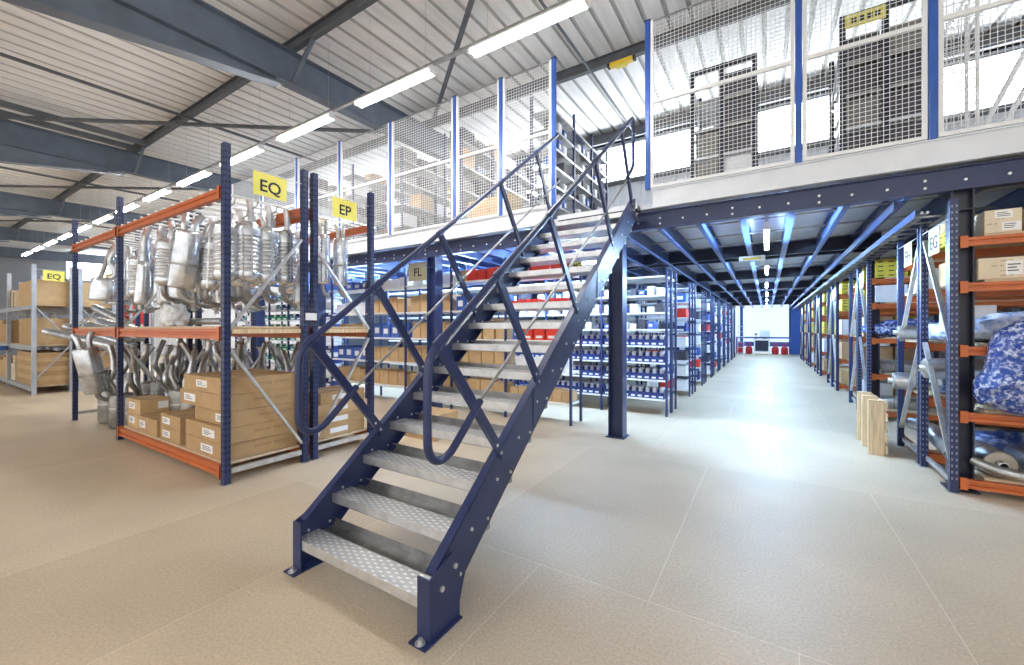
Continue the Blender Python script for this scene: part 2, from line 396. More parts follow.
fo = struct('window_%d' % (n + 1), f, M['greyrack']); MB().box(XL - 0.06, XL - 0.03, 6.66, 9.5, 4.56, 6.15).build('window_pane', M['window'], fo)
struct('wall_right_light_block', MB().box(XR, XR + 0.15, 4.0, YE, 0, 6.3), M['wallgrey'])  # unseen wall added to keep sky light from behind the right racks
# far wall at the end of the aisle with its sectional door
struct('wall_far', MB().box(-13.7, -1.72, YE, YE + 0.15, 0, 3.1).box(1.3, XR, YE, YE + 0.15, 0, 3.1).box(-1.72, 1.3, YE, YE + 0.15, 3.02, 3.1), M['wallwhite'])
d = MB()
for i in range(16):
    z = 0.02 + i * 0.187; d.box(-1.7, 1.28, YE + 0.02, YE + 0.06, z, z + 0.17); d.box(-1.7, 1.28, YE + 0.03, YE + 0.06, z + 0.17, z + 0.187)
do = struct('door_1', d, M['doorpanel'])
struct('trim_1', MB().box(-1.42, -1.26, YE - 0.14, YE, 0, 3.0), M['blue'])
struct('trim_2', MB().box(1.12, 1.22, YE - 0.14, YE, 0, 3.0), M['navy'])
struct('trim_3', MB().box(1.22, 1.9, YE - 0.20, YE - 0.02, 0, 3.0), M['blue'])
struct('wall_under_mezzanine', MB().box(-13.85, -13.7, 9.7, YE, 0, 3.0), M['wallgrey'])

# ------------------------------------------------------------------ mezzanine
XM = -13.6
struct('floor_mezzanine', MB().box(XM, XR, YF + 0.03, YW, 3.03, 3.085).box(XM, XR, YW + 0.11, YE, 3.03, 3.085), [M['deckunder']])
e = MB().box(XM, -2.66, YF, YF + 0.03, 3.02, 3.25).box(-1.22, XR, YF, YF + 0.03, 3.02, 3.25)
e.box(XM, -2.66, YF - 0.025, YF, 3.02, 3.05).box(-1.22, XR, YF - 0.025, YF, 3.02, 3.05).box(XM, -2.66, YF - 0.02, YF + 0.05, 3.25, 3.262).box(-1.22, XR, YF - 0.02, YF + 0.05, 3.25, 3.262)
for xx in (-12.0, -9.1, -6.0, -4.6, -2.9, -0.2, 1.05, 2.6): e.box(xx, xx + 0.012, YF - 0.006, YF, 3.05, 3.25)
struct('mezzanine_edge_trim', e, M['edge'])
def hbeam_x(mb, x0, x1, y, z0, z1, fl=0.07):
    mb.box(x0, x1, y - 0.005, y + 0.005, z0, z1).box(x0, x1, y - fl / 2, y + fl / 2, z0, z0 + 0.012).box(x0, x1, y - fl / 2, y + fl / 2, z1 - 0.012, z1)
fb = MB()
fb.box(XM, XR, YF + 0.09, YF + 0.10, 2.79, 3.0).box(XM, XR, YF + 0.06, YF + 0.16, 2.785, 2.797).box(XM, XR, YF + 0.06, YF + 0.16, 2.99, 3.0)
bo = struct('mezzanine_front_beam', fb, M['beamblue'])
bl = MB(); xx = XM + 0.3
k = 0
while xx < XR:
    for z in ((2.84, 2.91) if k % 3 == 0 else (2.875,)):
        bl.tube([(xx, YF + 0.091, z), (xx, YF + 0.078, z)], 0.013, 6)
    k += 1; xx += 0.27
bl.build('bolts', M['zinc'], bo)
for i, y in enumerate((8.55, 8.95, 12.3, 15.75, 19.2, 22.6, 26.0)):
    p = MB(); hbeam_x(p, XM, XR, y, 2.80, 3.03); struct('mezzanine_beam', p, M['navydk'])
js = [-1.18 - 0.48 * k for k in range(0, 25)][::-1] + [-0.71, -0.24, 0.24, 0.71, 1.18, 1.66, 2.3, 2.9, 3.5]
for x in js:
    w2 = 0.055 if abs(abs(x) - 0.24) > 0.01 else 0.075
    p = MB(); y1 = YE - 0.3 if x > -4 else 16
    p.box(x - 0.004, x + 0.004, YF + 0.12, y1, 2.79, 3.0).box(x - w2 / 2, x + w2 / 2, YF + 0.12, y1, 2.785, 2.798).box(x - w2 / 2, x + w2 / 2, YF + 0.12, y1, 2.99, 3.0)
    struct('mezzanine_joist', p, M['joist'])
for y in (6.2, 7.05, 7.9, 9.8, 10.9, 13.4, 14.6):
    struct('mezzanine_tie_rod', MB().tube([(-3.5, y, 2.93), (2.6, y, 2.93)], 0.012, 6), M['zincdk'])
cols = [(1.535, 5.47), (-1.77, 5.62), (-5.08, 5.50), (-8.57, 5.5), (-11.2, 5.5)] + [(1.53, 9.12)] + [(4.4, y) for y in (12.3, 15.75, 19.2, 22.6, 26.0)] + [(-1.77, y) for y in (12.3, 15.75, 19.2, 22.6, 26.0)]
for (x, y) in cols:
    p = MB(); a = 0.075 if x > 0 else 0.10; t = 2.79 if y < 6 else 2.8
    p.box(x - a, x - a + 0.012, y - a, y + a, 0.012, t).box(x + a - 0.012, x + a, y - a, y + a, 0.012, t).box(x - a, x + a, y - 0.006, y + 0.006, 0.012, t)
    p.box(x - a - 0.03, x + a + 0.03, y - a - 0.03, y + a + 0.03, 0, 0.012).box(x - a, x + a, y - a, y + a, 2.60, 2.612)
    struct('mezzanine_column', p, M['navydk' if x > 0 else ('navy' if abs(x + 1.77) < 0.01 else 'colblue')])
# cable tray along the right side of the aisle
ct = thing('cable_tray', 'galvanised ladder cable tray hung under the mezzanine above the right-hand racks', 'cable tray', (1.35, 5.6, 2.62))
for x in (1.26, 1.48): MB().box(x, x + .005, 5.6, 28.6, 2.62, 2.69).build('side_rail', M['colblue'], ct)
y = 5.7
while y < 28.5: MB().box(1.262, 1.482, y, y + 0.03, 2.625, 2.64).build('rung', M['zincdk'], ct); y += 0.3
for y in (7.2, 10.5, 14.0, 17.5, 21.0, 24.5): MB().box(1.30, 1.44, y, y + 0.03, 2.665, 2.79).build('hanger', M['zinc'], ct)
for x in (1.31, 1.35): MB().tube([(x, 5.6, 2.655), (x, 28.6, 2.655)], 0.014, 6).build('cable', M['zincdk'], ct)
struct('trim_4', MB().box(1.09, 1.12, 5.55, 28.8, 2.70, 2.785).box(1.12, 1.19, 5.55, 28.8, 2.775, 2.785), M['beamblue'])

# ------------------------------------------------------------------ mesh fence on the mezzanine edge
posts = [-12.2, -10.65, -9.1, -7.53, -6.0, -4.44, -3.51, -2.6, -1.28, 0.287, 1.31, 2.85]
for i, x in enumerate(posts):
    p = MB().cbox(x - 0.03, x + 0.03, YF - 0.028, YF + 0.028, 3.262, 5.395, 0.006)
    o = p.build('fence_post', M['blue'], org=(x, YF, 3.262))
    MB().cbox(x - 0.038, x + 0.038, YF - 0.031, YF + 0.031, 5.395, 5.407, 0.003).build('post_cap', M['navy'], o)
    lab = 'blue square fence post on the mezzanine edge, '
    lab += {7: 'at the left side of the stair opening', 8: 'at the right side of the stair opening', 9: 'next right of the stair opening post',
            10: 'second right of the stair opening post', 11: 'just outside the right of view'}.get(i, '%s left of the stair opening post' % ORD[max(0, 6 - i)])
    tag(o, lab, 'fence post', 'posts of the mezzanine fence')
def mesh_panel(x0, x1, label):
    t = thing('mesh_panel', label, 'wire mesh panel', ((x0 + x1) / 2, YF, 3.28), 'wire mesh panels of the mezzanine fence')
    y = YF; z0, z1 = 3.275, 5.385
    f = MB().box(x0, x0 + 0.035, y - 0.015, y + 0.015, z0, z1).box(x1 - 0.035, x1, y - 0.015, y + 0.015, z0, z1).box(x0 + 0.035, x1 - 0.035, y - 0.015, y + 0.015, z0, z0 + 0.035)
    f.build('frame', M['white'], t)
    MB().box(x0 + 0.035, x1 - 0.035, y - 0.022, y + 0.014, 4.335, 4.375).build('middle_rail', M['white'], t)
    MB().box(x0 + 0.035, x1 - 0.035, y - 0.008, y + 0.008, z1 - 0.016, z1).build('top_rail', M['zincdk'], t)
    w = MB(); x = x0 + 0.06; r = 0.0022
    while x < x1 - 0.04: w.box(x - r, x + r, y - r, y + r, z0 + 0.03, z1 - 0.01); x += 0.045
    z = z0 + 0.07
    while z < z1 - 0.03: w.box(x0 + 0.03, x1 - 0.03, y - 3 * r, y - r, z - r, z + r); z += 0.045
    w.build('wire_grid', M['white'], t)
for i in range(len(posts) - 1):
    if i == 7: continue
    lab = 'white wire mesh fence panel on the mezzanine edge, '
    lab += ('%s one left of the stair opening' % ORD[6 - i]) if i < 7 else ('%s one right of the stair opening' % ORD[i - 8])
    mesh_panel(posts[i] + 0.036, posts[i + 1] - 0.036, lab)

# ------------------------------------------------------------------ staircase
st = thing('steel_staircase', 'steep navy steel staircase with chequered treads rising to the mezzanine', 'staircase', (-1.93, 1.45, 0))
SL = 0.787
XO, XI = -1.37, -2.50          # outer faces of right and left stringer
nose = lambda y: 0.194 + SL * (y - 1.445)
top = lambda y: nose(y) + 0.09  # upper edge of stringers
bot = lambda y: nose(y) - 0.21
for side, xo, sgn in (('R', XO, -1), ('L', XI, 1)):
    s_ = MB(); y0, y1 = 1.50, 5.06
    web = [(1.475, 0.06), (1.67, 0.06), (1.72, bot(1.72)), (y1, bot(y1)), (y1, top(y1) - 0.02), (5.0, top(5.0) - 0.005), (1.475, top(1.475))]
    xa, xb = sorted((xo, xo + sgn * 0.008)); s_.prism(web, 'x', xa, xb)
    xa, xb = sorted((xo, xo + sgn * 0.055))
    s_.prism([(1.475, top(1.475) - 0.008), (5.0, top(5.0) - 0.008), (5.0, top(5.0)), (1.475, top(1.475))], 'x', xa, xb)
    s_.prism([(1.72, bot(1.72)), (y1, bot(y1)), (y1, bot(y1) + 0.01), (1.72, bot(1.72) + 0.01)], 'x', xa, xb)
    so = s_.build('stringer', M['navy'], st)
    b_ = MB()
    for k in range(1, 17):
        y = 1.445 + 0.2478 * (k - 1) + 0.06
        if y > 4.98: break
        for dy, dz in ((0.02, -0.03), (0.17, -0.03)):
            yy, zz = y + dy, nose(y) + dz
            b_.tube([(xo - sgn * 0.0, yy, zz), (xo - sgn * 0.008, yy, zz)], 0.010, 8)
            b_.tube([(xo + sgn * 0.008, yy, zz), (xo + sgn * 0.014, yy, zz)], 0.009, 6)
    b_.build('bolts', M['zinc'], so)
    # foot bracket: upright plate folded round the stringer end and a base plate with anchor bolt
    f_ = MB(); xa, xb = sorted((xo - sgn * 0.001, xo - sgn * 0.011))
    f_.prism([(1.4451, 0.008), (1.66, 0.008), (1.66, 0.24), (1.60, 0.36), (1.4451, 0.30)], 'x', xa, xb)
    xa, xb = sorted((xo - sgn * 0.011, xo + sgn * 0.07)); f_.box(xa, xb, 1.435, 1.445, 0.008, 0.30)
    xa, xb = sorted((xo - sgn * 0.03, xo + sgn * 0.08)); f_.box(xa, xb, 1.385, 1.66, 0, 0.008)
    fo = f_.build('foot_bracket', M['navy'], st)
    a_ = MB(); cx = xo + sgn * 0.025
    a_.tube([(cx, 1.41, 0.008), (cx, 1.41, 0.012)], 0.026, 12).tube([(cx, 1.41, 0.012), (cx, 1.41, 0.03)], 0.013, 6)
    a_.tube([(xo - sgn * 0.011, 1.52, 0.22), (xo - sgn * 0.021, 1.52, 0.22)], 0.014, 8).tube([(xo - sgn * 0.011, 1.62, 0.285), (xo - sgn * 0.021, 1.62, 0.285)], 0.014, 8)
    a_.build('anchor_bolts', M['zinc'], fo)
    for yy in (2.47, 3.72):
        sp = MB()
        xa, xb = sorted((xo - sgn * 0.0005, xo - sgn * 0.006))
        z1 = top(yy); sp.prism([(yy - 0.005, top(yy) - 0.28), (yy + 0.03, top(yy) - 0.27), (yy + 0.15, top(yy + .15) - 0.16), (yy + 0.12, top(yy + .12) - 0.0), (yy, z1 - 0.0)], 'x', xa, xb)
        sp.build('splice_plate', M['navy'], so)
xl, xr = XI + 0.010, XO - 0.010
for k in range(15):
    y = 1.445 + 0.2478 * k; z = nose(y)
    t_ = MB().box(xl, xr, y, y + 0.15, z - 0.004, z)               # front chequered strip
    t_.box(xl, xr, y - 0.001, y + 0.003, z - 0.055, z - 0.001, 2)               # nosing
    t_.box(xl, xr, y + 0.15, y + 0.27, z - 0.022, z - 0.018, 1).box(xl, xr, y + 0.15, y + 0.153, z - 0.018, z - 0.002, 1)
    t_.box(xl, xr, y + 0.27, y + 0.273, z - 0.022, z + 0.025, 1)     # rear upstand
    t_.box(xl, xr, y, y + 0.27, z - 0.060, z - 0.056, 1)
    t_.box(xl, xl + 0.004, y, y + 0.27, z - 0.056, z - 0.022, 1).box(xr - 0.004, xr, y, y + 0.27, z - 0.056, z - 0.022, 1)
    t_.build('tread', [M['tread'], M['zincdk'], M['zinc']], st)
MB().box(xl, xr, 5.19, 5.34, 3.065, 3.083).box(xl, xr, 5.185, 5.19, 3.02, 3.083).box(xl, xr, 5.20, 5.34, 3.0, 3.065, 1).build('landing_plate', [M['edge'], M['navydk']], st)
# handrails: each one bent tube, a flat-bar knee rail and five raking posts
for xo, sgn, top_end in ((XO, -1, True), (XI, 1, False)):
    xc = xo + sgn * (0.004 if top_end else 0.045)
    hr = lambda y: 1.415 + 0.765 * (y - 1.50)
    pts = [(xc, 1.86, 1.095), (xc, 1.65, 0.905), (xc, 1.59, 0.862), (xc, 1.53, 0.848), (xc, 1.475, 0.868), (xc, 1.445, 0.915), (xc, 1.437, 0.98), (xc, 1.437, 1.2), (xc, 1.44, 1.30), (xc, 1.455, 1.355), (xc, 1.50, 1.415)]
    pts = smooth_path(pts, 3)
    if top_end:
        pts += [(xc, 2.5, hr(2.5)), (xc, 3.7, hr(3.7)), (xc, 4.85, hr(4.85)), (xc, 4.93, hr(4.93) + 0.0), (xc, 4.965, 3.98), (xc, 4.975, 3.90), (xc, 4.975, 3.52), (xc, 4.96, 3.47), (xc, 4.86, 3.37), (xc, 4.72, 3.26)]
    else:
        pts += [(xc, 2.5, hr(2.5)), (xc, 3.7, hr(3.7)), (xc, 5.12, hr(5.12))]
    ho = MB().tube(pts, 0.0215, 12).build('handrail', M['navy'], st)
    PS = [(2.08, 1.525), (2.56, 2.04), (3.25, 2.73), (4.18, 3.70), (4.93, 4.52)]
    for yb, yt in PS:
        d = Vector((0, 0.794, 0.608)); c = Vector((xc, yt, hr(yt)))
        MB().tube([c - d * 0.04, c + d * 0.04], 0.0265, 12).build('rail_clamp', M['navy'], ho)
    for yb, yt in PS:
        zb, zt = top(yb) - 0.06, hr(yt) - 0.02
        p_ = MB().bar((xc, yb + 0.01, zb), (xc, yt, zt), 0.026, 0.055, up=(0, 1, 0))
        po = p_.build('handrail_post', M['navy'], st)
        c_ = MB()
        for q in (0.04, 0.12):
            yy, zz = yb + (yt - yb) * q, zb + (zt - zb) * q
            c_.tube([(xc - 0.017, yy, zz), (xc + 0.017, yy, zz)], 0.010, 6)
        c_.build('post_bolts', M['zinc'], po)
    kr = lambda y: 1.095 + 0.745 * (y - 1.86)
    MB().tube([(xc, 1.86, kr(1.86)), (xc, 4.72 if top_end else 5.2, kr(4.72) if top_end else kr(5.2))], 0.010, 8).build('knee_rail', M['zincdk'], st)

# ------------------------------------------------------------------ fluorescent lights
LASTT = [None]
def make_tube_light(label, cat, group, cool, along, c, L=1.5):
    x, y, z = c; t = thing('tube_light', label, cat, (x, y, z), group); LASTT[0] = t
    def P(a, b, h): return (x + a, y + b, z + h) if along == 'x' else (x + b, y + a, z + h)
    h = L / 2
    def bx(mb, a0, a1, b0, b1, z0, z1, mi=0):
        if along == 'x': mb.box(x + a0, x + a1, y + b0, y + b1, z + z0, z + z1, mi)
        else: mb.box(x + b0, x + b1, y + a0, y + a1, z + z0, z + z1, mi)
    m = MB(); bx(m, -h, h, -0.03, 0.03, 0.03, 0.075); m.build('housing', M['white'], t)
    m = MB()
    vs = [P(s * (h - 0.02), b, hh) for s in (-1, 1) for (b, hh) in ((-0.07, 0.012), (-0.03, 0.03), (0.03, 0.03), (0.07, 0.012))]
    m.add(vs, [(0, 1, 5, 4), (1, 2, 6, 5), (2, 3, 7, 6)])
    if not cool: m.build('reflector', M['white'], t)
    for b in ((-0.04, 0.04) if not cool else (0.0,)):
        m = MB().tube([P(-h + 0.04, b, -0.005), P(h - 0.04, b, -0.005)], 0.019, 6); m.build('tube', M[cool or 'tube'], t)
    m = MB()
    for s in (-1, 1): m = MB(); ww = .03 if cool else .06; bx(m, s * (h - 0.02) - 0.02, s * (h - 0.02) + 0.02, -ww, ww, -0.02, 0.035); m.build('end_cap', M['white'], t)
    return t
ZL = 4.78
for k in range(13):
    x1 = -1.50 - 2.09 * k
    t = make_tube_light('lit twin fluorescent tube fitting under the roof, %s from the right in its row' % ORD[k], 'ceiling light', 'fluorescent lights in a row along the hall', False, 'x', (x1 - 0.755, 3.87, ZL))
    for xx in (x1 - 0.2, x1 - 1.3): MB().tube([(xx, 3.93, ZL + 0.05), (xx, 3.93, roofz(3.87))], 0.002, 4).build('hanging_wire', M['zincdk'], t)
tr = MB().box(-28.3, -1.2, 3.845, 3.895, ZL + 0.076, ZL + 0.11)
o = tr.build('lighting_trunking', M['zincdk'], org=(-14, 3.87, ZL + 0.08)); tag(o, 'grey trunking rail carrying the row of roof lights', 'trunking')
for k in range(7):
    y = 5.65 + 3.3 * k
    make_tube_light('cool white tube light under the mezzanine, %s along the aisle' % ORD[k], 'aisle light', 'tube lights over the aisle', 'tubecool', 'y', (0.0, y + 0.8, 2.70))
    for yy in (y + .3, y + 1.3): MB().box(-.02, .02, yy, yy + .03, 2.775, 3.03).build('bracket', M['zinc'], LASTT[0])
# unseen lights added over the floor behind the viewer as fill
for k in range(5):
    make_tube_light('added unseen fill tube over the floor behind the viewer, %s from the right' % ORD[k], 'ceiling light', 'added lights over the open floor', False, 'x', (3.6 - 3.2 * k, -4.6, 5.40))
    for xx in (-.5, .5): MB().tube([(3.6 - 3.2 * k + xx, -4.6, 5.47), (3.6 - 3.2 * k + xx, -4.6, roofz(-4.6))], .004, 5).build('hanging_wire', M['zincdk'], LASTT[0])
for k in range(4):  # tubes added to brighten the bins and joists under the mezzanine
    make_tube_light('added cool tube light between the small-parts shelving rows, %s left of the stair column' % ORD[k], 'aisle light', 'added tube lights between the shelving rows', 'tubecool', 'x', (-3.2 - 2.7 * k, 6.78, 2.66))
    for xx in (-.5, .5): MB().box(-3.2 - 2.7 * k + xx, -3.2 - 2.7 * k + xx + .03, 6.765, 6.795, 2.735, 3.03).build('bracket', M['zinc'], LASTT[0])
for k in range(3):  # tubes added only to brighten the upper floor
    make_tube_light('added cool tube light brightening the mezzanine floor, %s from the left' % ORD[k], 'added mezzanine light', 'added tube lights above the mezzanine racks', 'tubemezz', 'x', (-11.5 + 3.0 * k, 8.0, 5.9))
    for xx in (-.5, .5): MB().tube([(-11.5 + 3.0 * k + xx, 8.0, 5.97), (-11.5 + 3.0 * k + xx, 8.0, roofz(8.0))], .004, 5).build('hanging_wire', M['zincdk'], LASTT[0])
el = thing('emergency_light', 'small yellow emergency light under the roof purlin above the stair opening', 'emergency light', (-2.02, 6.62, 5.72))
MB().cbox(-2.21, -1.83, 6.57, 6.67, 5.835, 5.905, 0.01).build('body', M['amber'], el); MB().box(-2.11, -1.93, 6.57, 6.67, 5.81, 5.835).build('diffuser', M['yellow'], el)
for x in (-2.25, -1.83): MB().box(x, x + .04, 6.58, 6.66, 5.84, 5.90).build('end_cap', M['black'], el)
el = thing('emergency_light', 'white emergency light box fixed under the mezzanine joist over the aisle', 'emergency light', (-0.22, 8.35, 2.70))
MB().cbox(-0.42, -0.02, 8.28, 8.42, 2.70, 2.783, 0.01).build('body', M['white'], el); MB().box(-0.36, -0.08, 8.276, 8.28, 2.715, 2.75).build('diffuser', M['amber'], el)

# ------------------------------------------------------------------ signs
def sign(label, s, c, facing, w=0.34, h=0.24, size=0.17, mtl='sign', wire=None, align=0.0):
    t = thing('hanging_sign', label, 'sign', c)
    x, y, z = c
    rot = {'+x': (R(90), 0, R(90)), '-x': (R(90), 0, R(-90)), '-y': (R(90), 0, 0)}[facing]
    if facing[1] == 'x': MB().box(x - 0.002, x + 0.002, y - w / 2, y + w / 2, z - h / 2, z + h / 2).build('sign_plate', M[mtl], t)
    else: MB().box(x - w / 2, x + w / 2, y - 0.002, y + 0.002, z - h / 2, z + h / 2).build('sign_plate', M[mtl], t)
    off = {'+x': (0.004, align, -0.02), '-x': (-0.004, align, -0.02), '-y': (align, -0.004, -0.02)}[facing]
    if s: text_mesh(s, size, M['ink'], t, 'lettering', off, rot, weight=size * .016)
    if wire: MB().tube([wire[0], wire[1]], 0.006, 5).build('hanging_rod', M['zinc'], t)
    return t
sign('yellow EQ sign hung on a rod at the end of the exhaust rack', 'EQ', (-4.43, 2.29, 3.0), '+x', wire=((-4.43, 1.93, 3.13), (-4.43, 2.65, 3.13)))
sign('yellow EP sign hung on a rod beside the EQ sign', 'EP', (-4.43, 3.185, 2.98), '+x', wire=((-4.43, 2.84, 3.11), (-4.43, 3.55, 3.11)))
sign('distant yellow EQ sign on the grey rack of long cardboard boxes', 'EQ', (-14.08, 2.40, 2.735), '+x', wire=((-14.08, 2.12, 2.865), (-14.08, 2.65, 2.865)))
sign('pale yellow FL sign on the shelving left of the stairs', 'FL', (-5.78, 5.775, 2.62), '-y', 0.50, 0.36, 0.22, 'signpale', align=0.0)
sign('small yellow MG sign seen between the upper stair treads', 'MG', (-2.455, 5.81, 2.49), '-y', 0.15, 0.15, 0.085, 'sign', wire=((-2.57, 5.81, 2.57), (-2.37, 5.81, 2.57)))
sign('far yellow F sign beside the red crates behind the exhaust rack', 'F', (-15.9, 3.78, 2.93), '-y', 0.8, 0.30, 0.24, 'sign', align=0.2)
sign('cream EG sign hung at the end of the near right rack', 'EG', (1.435, 5.76, 2.385), '-x', 0.31, 0.26, 0.185, 'signpale', wire=((1.435, 5.38, 2.525), (1.435, 6.13, 2.525)))
sign('cream EH sign hung next to the EG sign on the right', 'EH', (1.435, 6.66, 2.385), '-x', 0.31, 0.26, 0.185, 'signpale', wire=((1.435, 6.32, 2.525), (1.435, 7.05, 2.525)))

# ------------------------------------------------------------------ pallet racking
def upright(t, x, y, z1, mtl='navy', slots='slot', faces=('-y', '+x'), w=0.088, d=0.07, z0=0.0):
    m = MB(); hx, hy = (w / 2, d / 2)
    m.box(x - hx, x + hx, y - hy, y + hy, z0 + 0.006, z1)
    m.box(x - hx - 0.012, x + hx + 0.012, y - hy - 0.012, y + hy + 0.012, z0, z0 + 0.006, 2)
    e = 0.0008; z = z0 + 0.12
    while z < z1 - 0.05 and slots:
        for f in faces:
            for o, mi in ((-0.26 * (w if f == '-y' else d), 1), (0.26 * (w if f == '-y' else d), 1)):
                a, b, zl, zh = o - 0.006, o + 0.006, z, z + 0.022
                if f == '-y': v = [(x + a, y - hy - e, zl), (x + b, y - hy - e, zl), (x + b, y - hy - e, zh), (x + a, y - hy - e, zh)]
                elif f == '+x': v = [(x + hx + e, y + a, zl), (x + hx + e, y + b, zl), (x + hx + e, y + b, zh), (x + hx + e, y + a, zh)]
                else: v = [(x - hx - e, y + b, zl), (x - hx - e, y + a, zl), (x - hx - e, y + a, zh), (x - hx - e, y + b, zh)]
                m.add(v, [(0, 1, 2, 3)], 1)
        z += 0.058
    return m.build('upright', [M[mtl], M[slots or 'slot'], M['zincdk']], t)
def end_frame(t, x, y0, y1, z1, zig, mtl='navy', slots='slot', faces=('-y', '+x'), brace='zinc', w=.088, d=.07):
    upright(t, x, y0 + d / 2, z1, mtl, slots, faces, w, d); upright(t, x, y1 - d / 2, z1, mtl, slots, faces, w, d)
    for (za, zb) in zig:
        MB().bar((x, y0 + 0.06, za), (x, y1 - 0.06, zb), 0.025, 0.04, up=(1, 0, 0)).build('brace', M[brace], t)
def rack_beam(t, x0, x1, y, z, h=0.11, face=-1, mtl='orange', plates=(1, 1), d=0.05):
    s = face; P = [(y, z), (y, z + .36 * h), (y - s * .014, z + .42 * h), (y - s * .014, z + .60 * h), (y, z + .66 * h), (y, z + h), (y - s * d, z + h), (y - s * d, z)]
    m = MB().prism(P if s < 0 else P[::-1], 'x', x0, x1)
    for k, xx in enumerate((x0, x1 - 0.006)):
        if plates[k]:
            m.box(xx, xx + 0.006, min(y + s * 0.012, y - s * d), max(y + s * 0.012, y - s * d), z - 0.02, z + h + 0.02)
            a = xx if k == 0 else xx - 0.05
            m.box(a, a + 0.056, min(y + s * .012, y + s * .007), max(y + s * .012, y + s * .007), z - 0.015, z + h + 0.015)
    return m.build('rack_beam', M[mtl], t)

# ---- cardboard boxes and small stock
def marks(mb, axis, c, a0, a1, z0, z1, n, r, mi):
    # a line of printed characters as small strokes on a vertical face
    st = (a1 - a0) / n
    for k in range(n):
        if k in (n // 2,): continue
        p0 = a0 + k * st; p1 = p0 + st * 0.62; zz = z0 + (z1 - z0) * r.uniform(0, .25)
        for (u0, u1, q0, q1) in ((p0, p0 + st * .18, zz, z1), (p0, p1, z1 - (z1 - z0) * .22, z1)):
            if axis == 'x': v = [(c, u0, q0), (c, u1, q0), (c, u1, q1), (c, u0, q1)]
            elif axis == '-x': v = [(c, u1, q0), (c, u0, q0), (c, u0, q1), (c, u1, q1)]
            else: v = [(u0, c, q0), (u1, c, q0), (u1, c, q1), (u0, c, q1)]
            mb.add(v, [(0, 1, 2, 3)], mi)
def carton(x0, x1, y0, y1, z0, z1, label, cat='cardboard box', group=None, mtl='card', sticker=None, stickers=(), print_x=False, print_y=0, tape=True, name='cardboard_box', rot=0, px_face='x'):
    r = random.Random(int(abs(x0 * 997 + y0 * 131 + z0 * 71)) + 3)
    cx, cy = (x0 + x1) / 2, (y0 + y1) / 2
    m = MB().cbox(x0, x1, y0, y1, z0, z1, 0.004)
    e = 0.0012
    if print_x:
        c = x1 + e if px_face == 'x' else x0 - e; L = y1 - y0; zc = (z0 + z1) / 2; hh = (z1 - z0) * .11
        marks(m, px_face, c, y0 + L * .38, y0 + L * .88, zc - hh, zc + hh, 15, r, 1)
    for k in range(print_y):
        a = x0 + (x1 - x0) * r.choice((.08, .3, .5)); zc = z0 + (z1 - z0) * (k + .6) / (print_y + .4); hh = (z1 - z0) * .045
        marks(m, 'y', y0 - e, a, a + (x1 - x0) * .28, zc - hh, zc + hh, 6, r, 1)
    o = m.build(name, [M[mtl], M['inkbrown' if print_y == 0 else 'ink']], org=(cx, cy, z0)); tag(o, label, cat, group)
    if tape:
        t = MB().box(cx - 0.025, cx + 0.025, y0 - 0.0008, y1 + 0.0008, z1 - 0.002, z1 + 0.0006).box(cx - 0.025, cx + 0.025, y0 - 0.0008, y0 + .001, z1 - min(.05, (z1 - z0) * .4), z1)
        t.build('tape', M['tape'], o)
    for s in ([sticker] if sticker else []) + list(stickers):
        f, a, b, c, d = s    # face, and the span across and up as fractions
        W = (x1 - x0) if f == 'y' else (y1 - y0); hh = z1 - z0
        s_ = MB()
        if f == 'y':
            s_.box(x0 + W * a, x0 + W * b, y0 - .0016, y0, z0 + hh * c, z0 + hh * d)
            for k in range(3):
                zz = z0 + hh * (c + (d - c) * (.25 + .22 * k)); aa = x0 + W * (a + (b - a) * .12); bb = x0 + W * (a + (b - a) * r.uniform(.5, .9))
                s_.box(aa, bb, y0 - .0022, y0 - .0016, zz, zz + hh * (d - c) * .08, 1)
        elif f == 'x':
            s_.box(x1, x1 + .0016, y0 + W * a, y0 + W * b, z0 + hh * c, z0 + hh * d)
        s_.build('paper_label', [M['label'], M['ink']], o)
    if rot: o.rotation_euler = (0, 0, rot)
    return o
BINS = {}
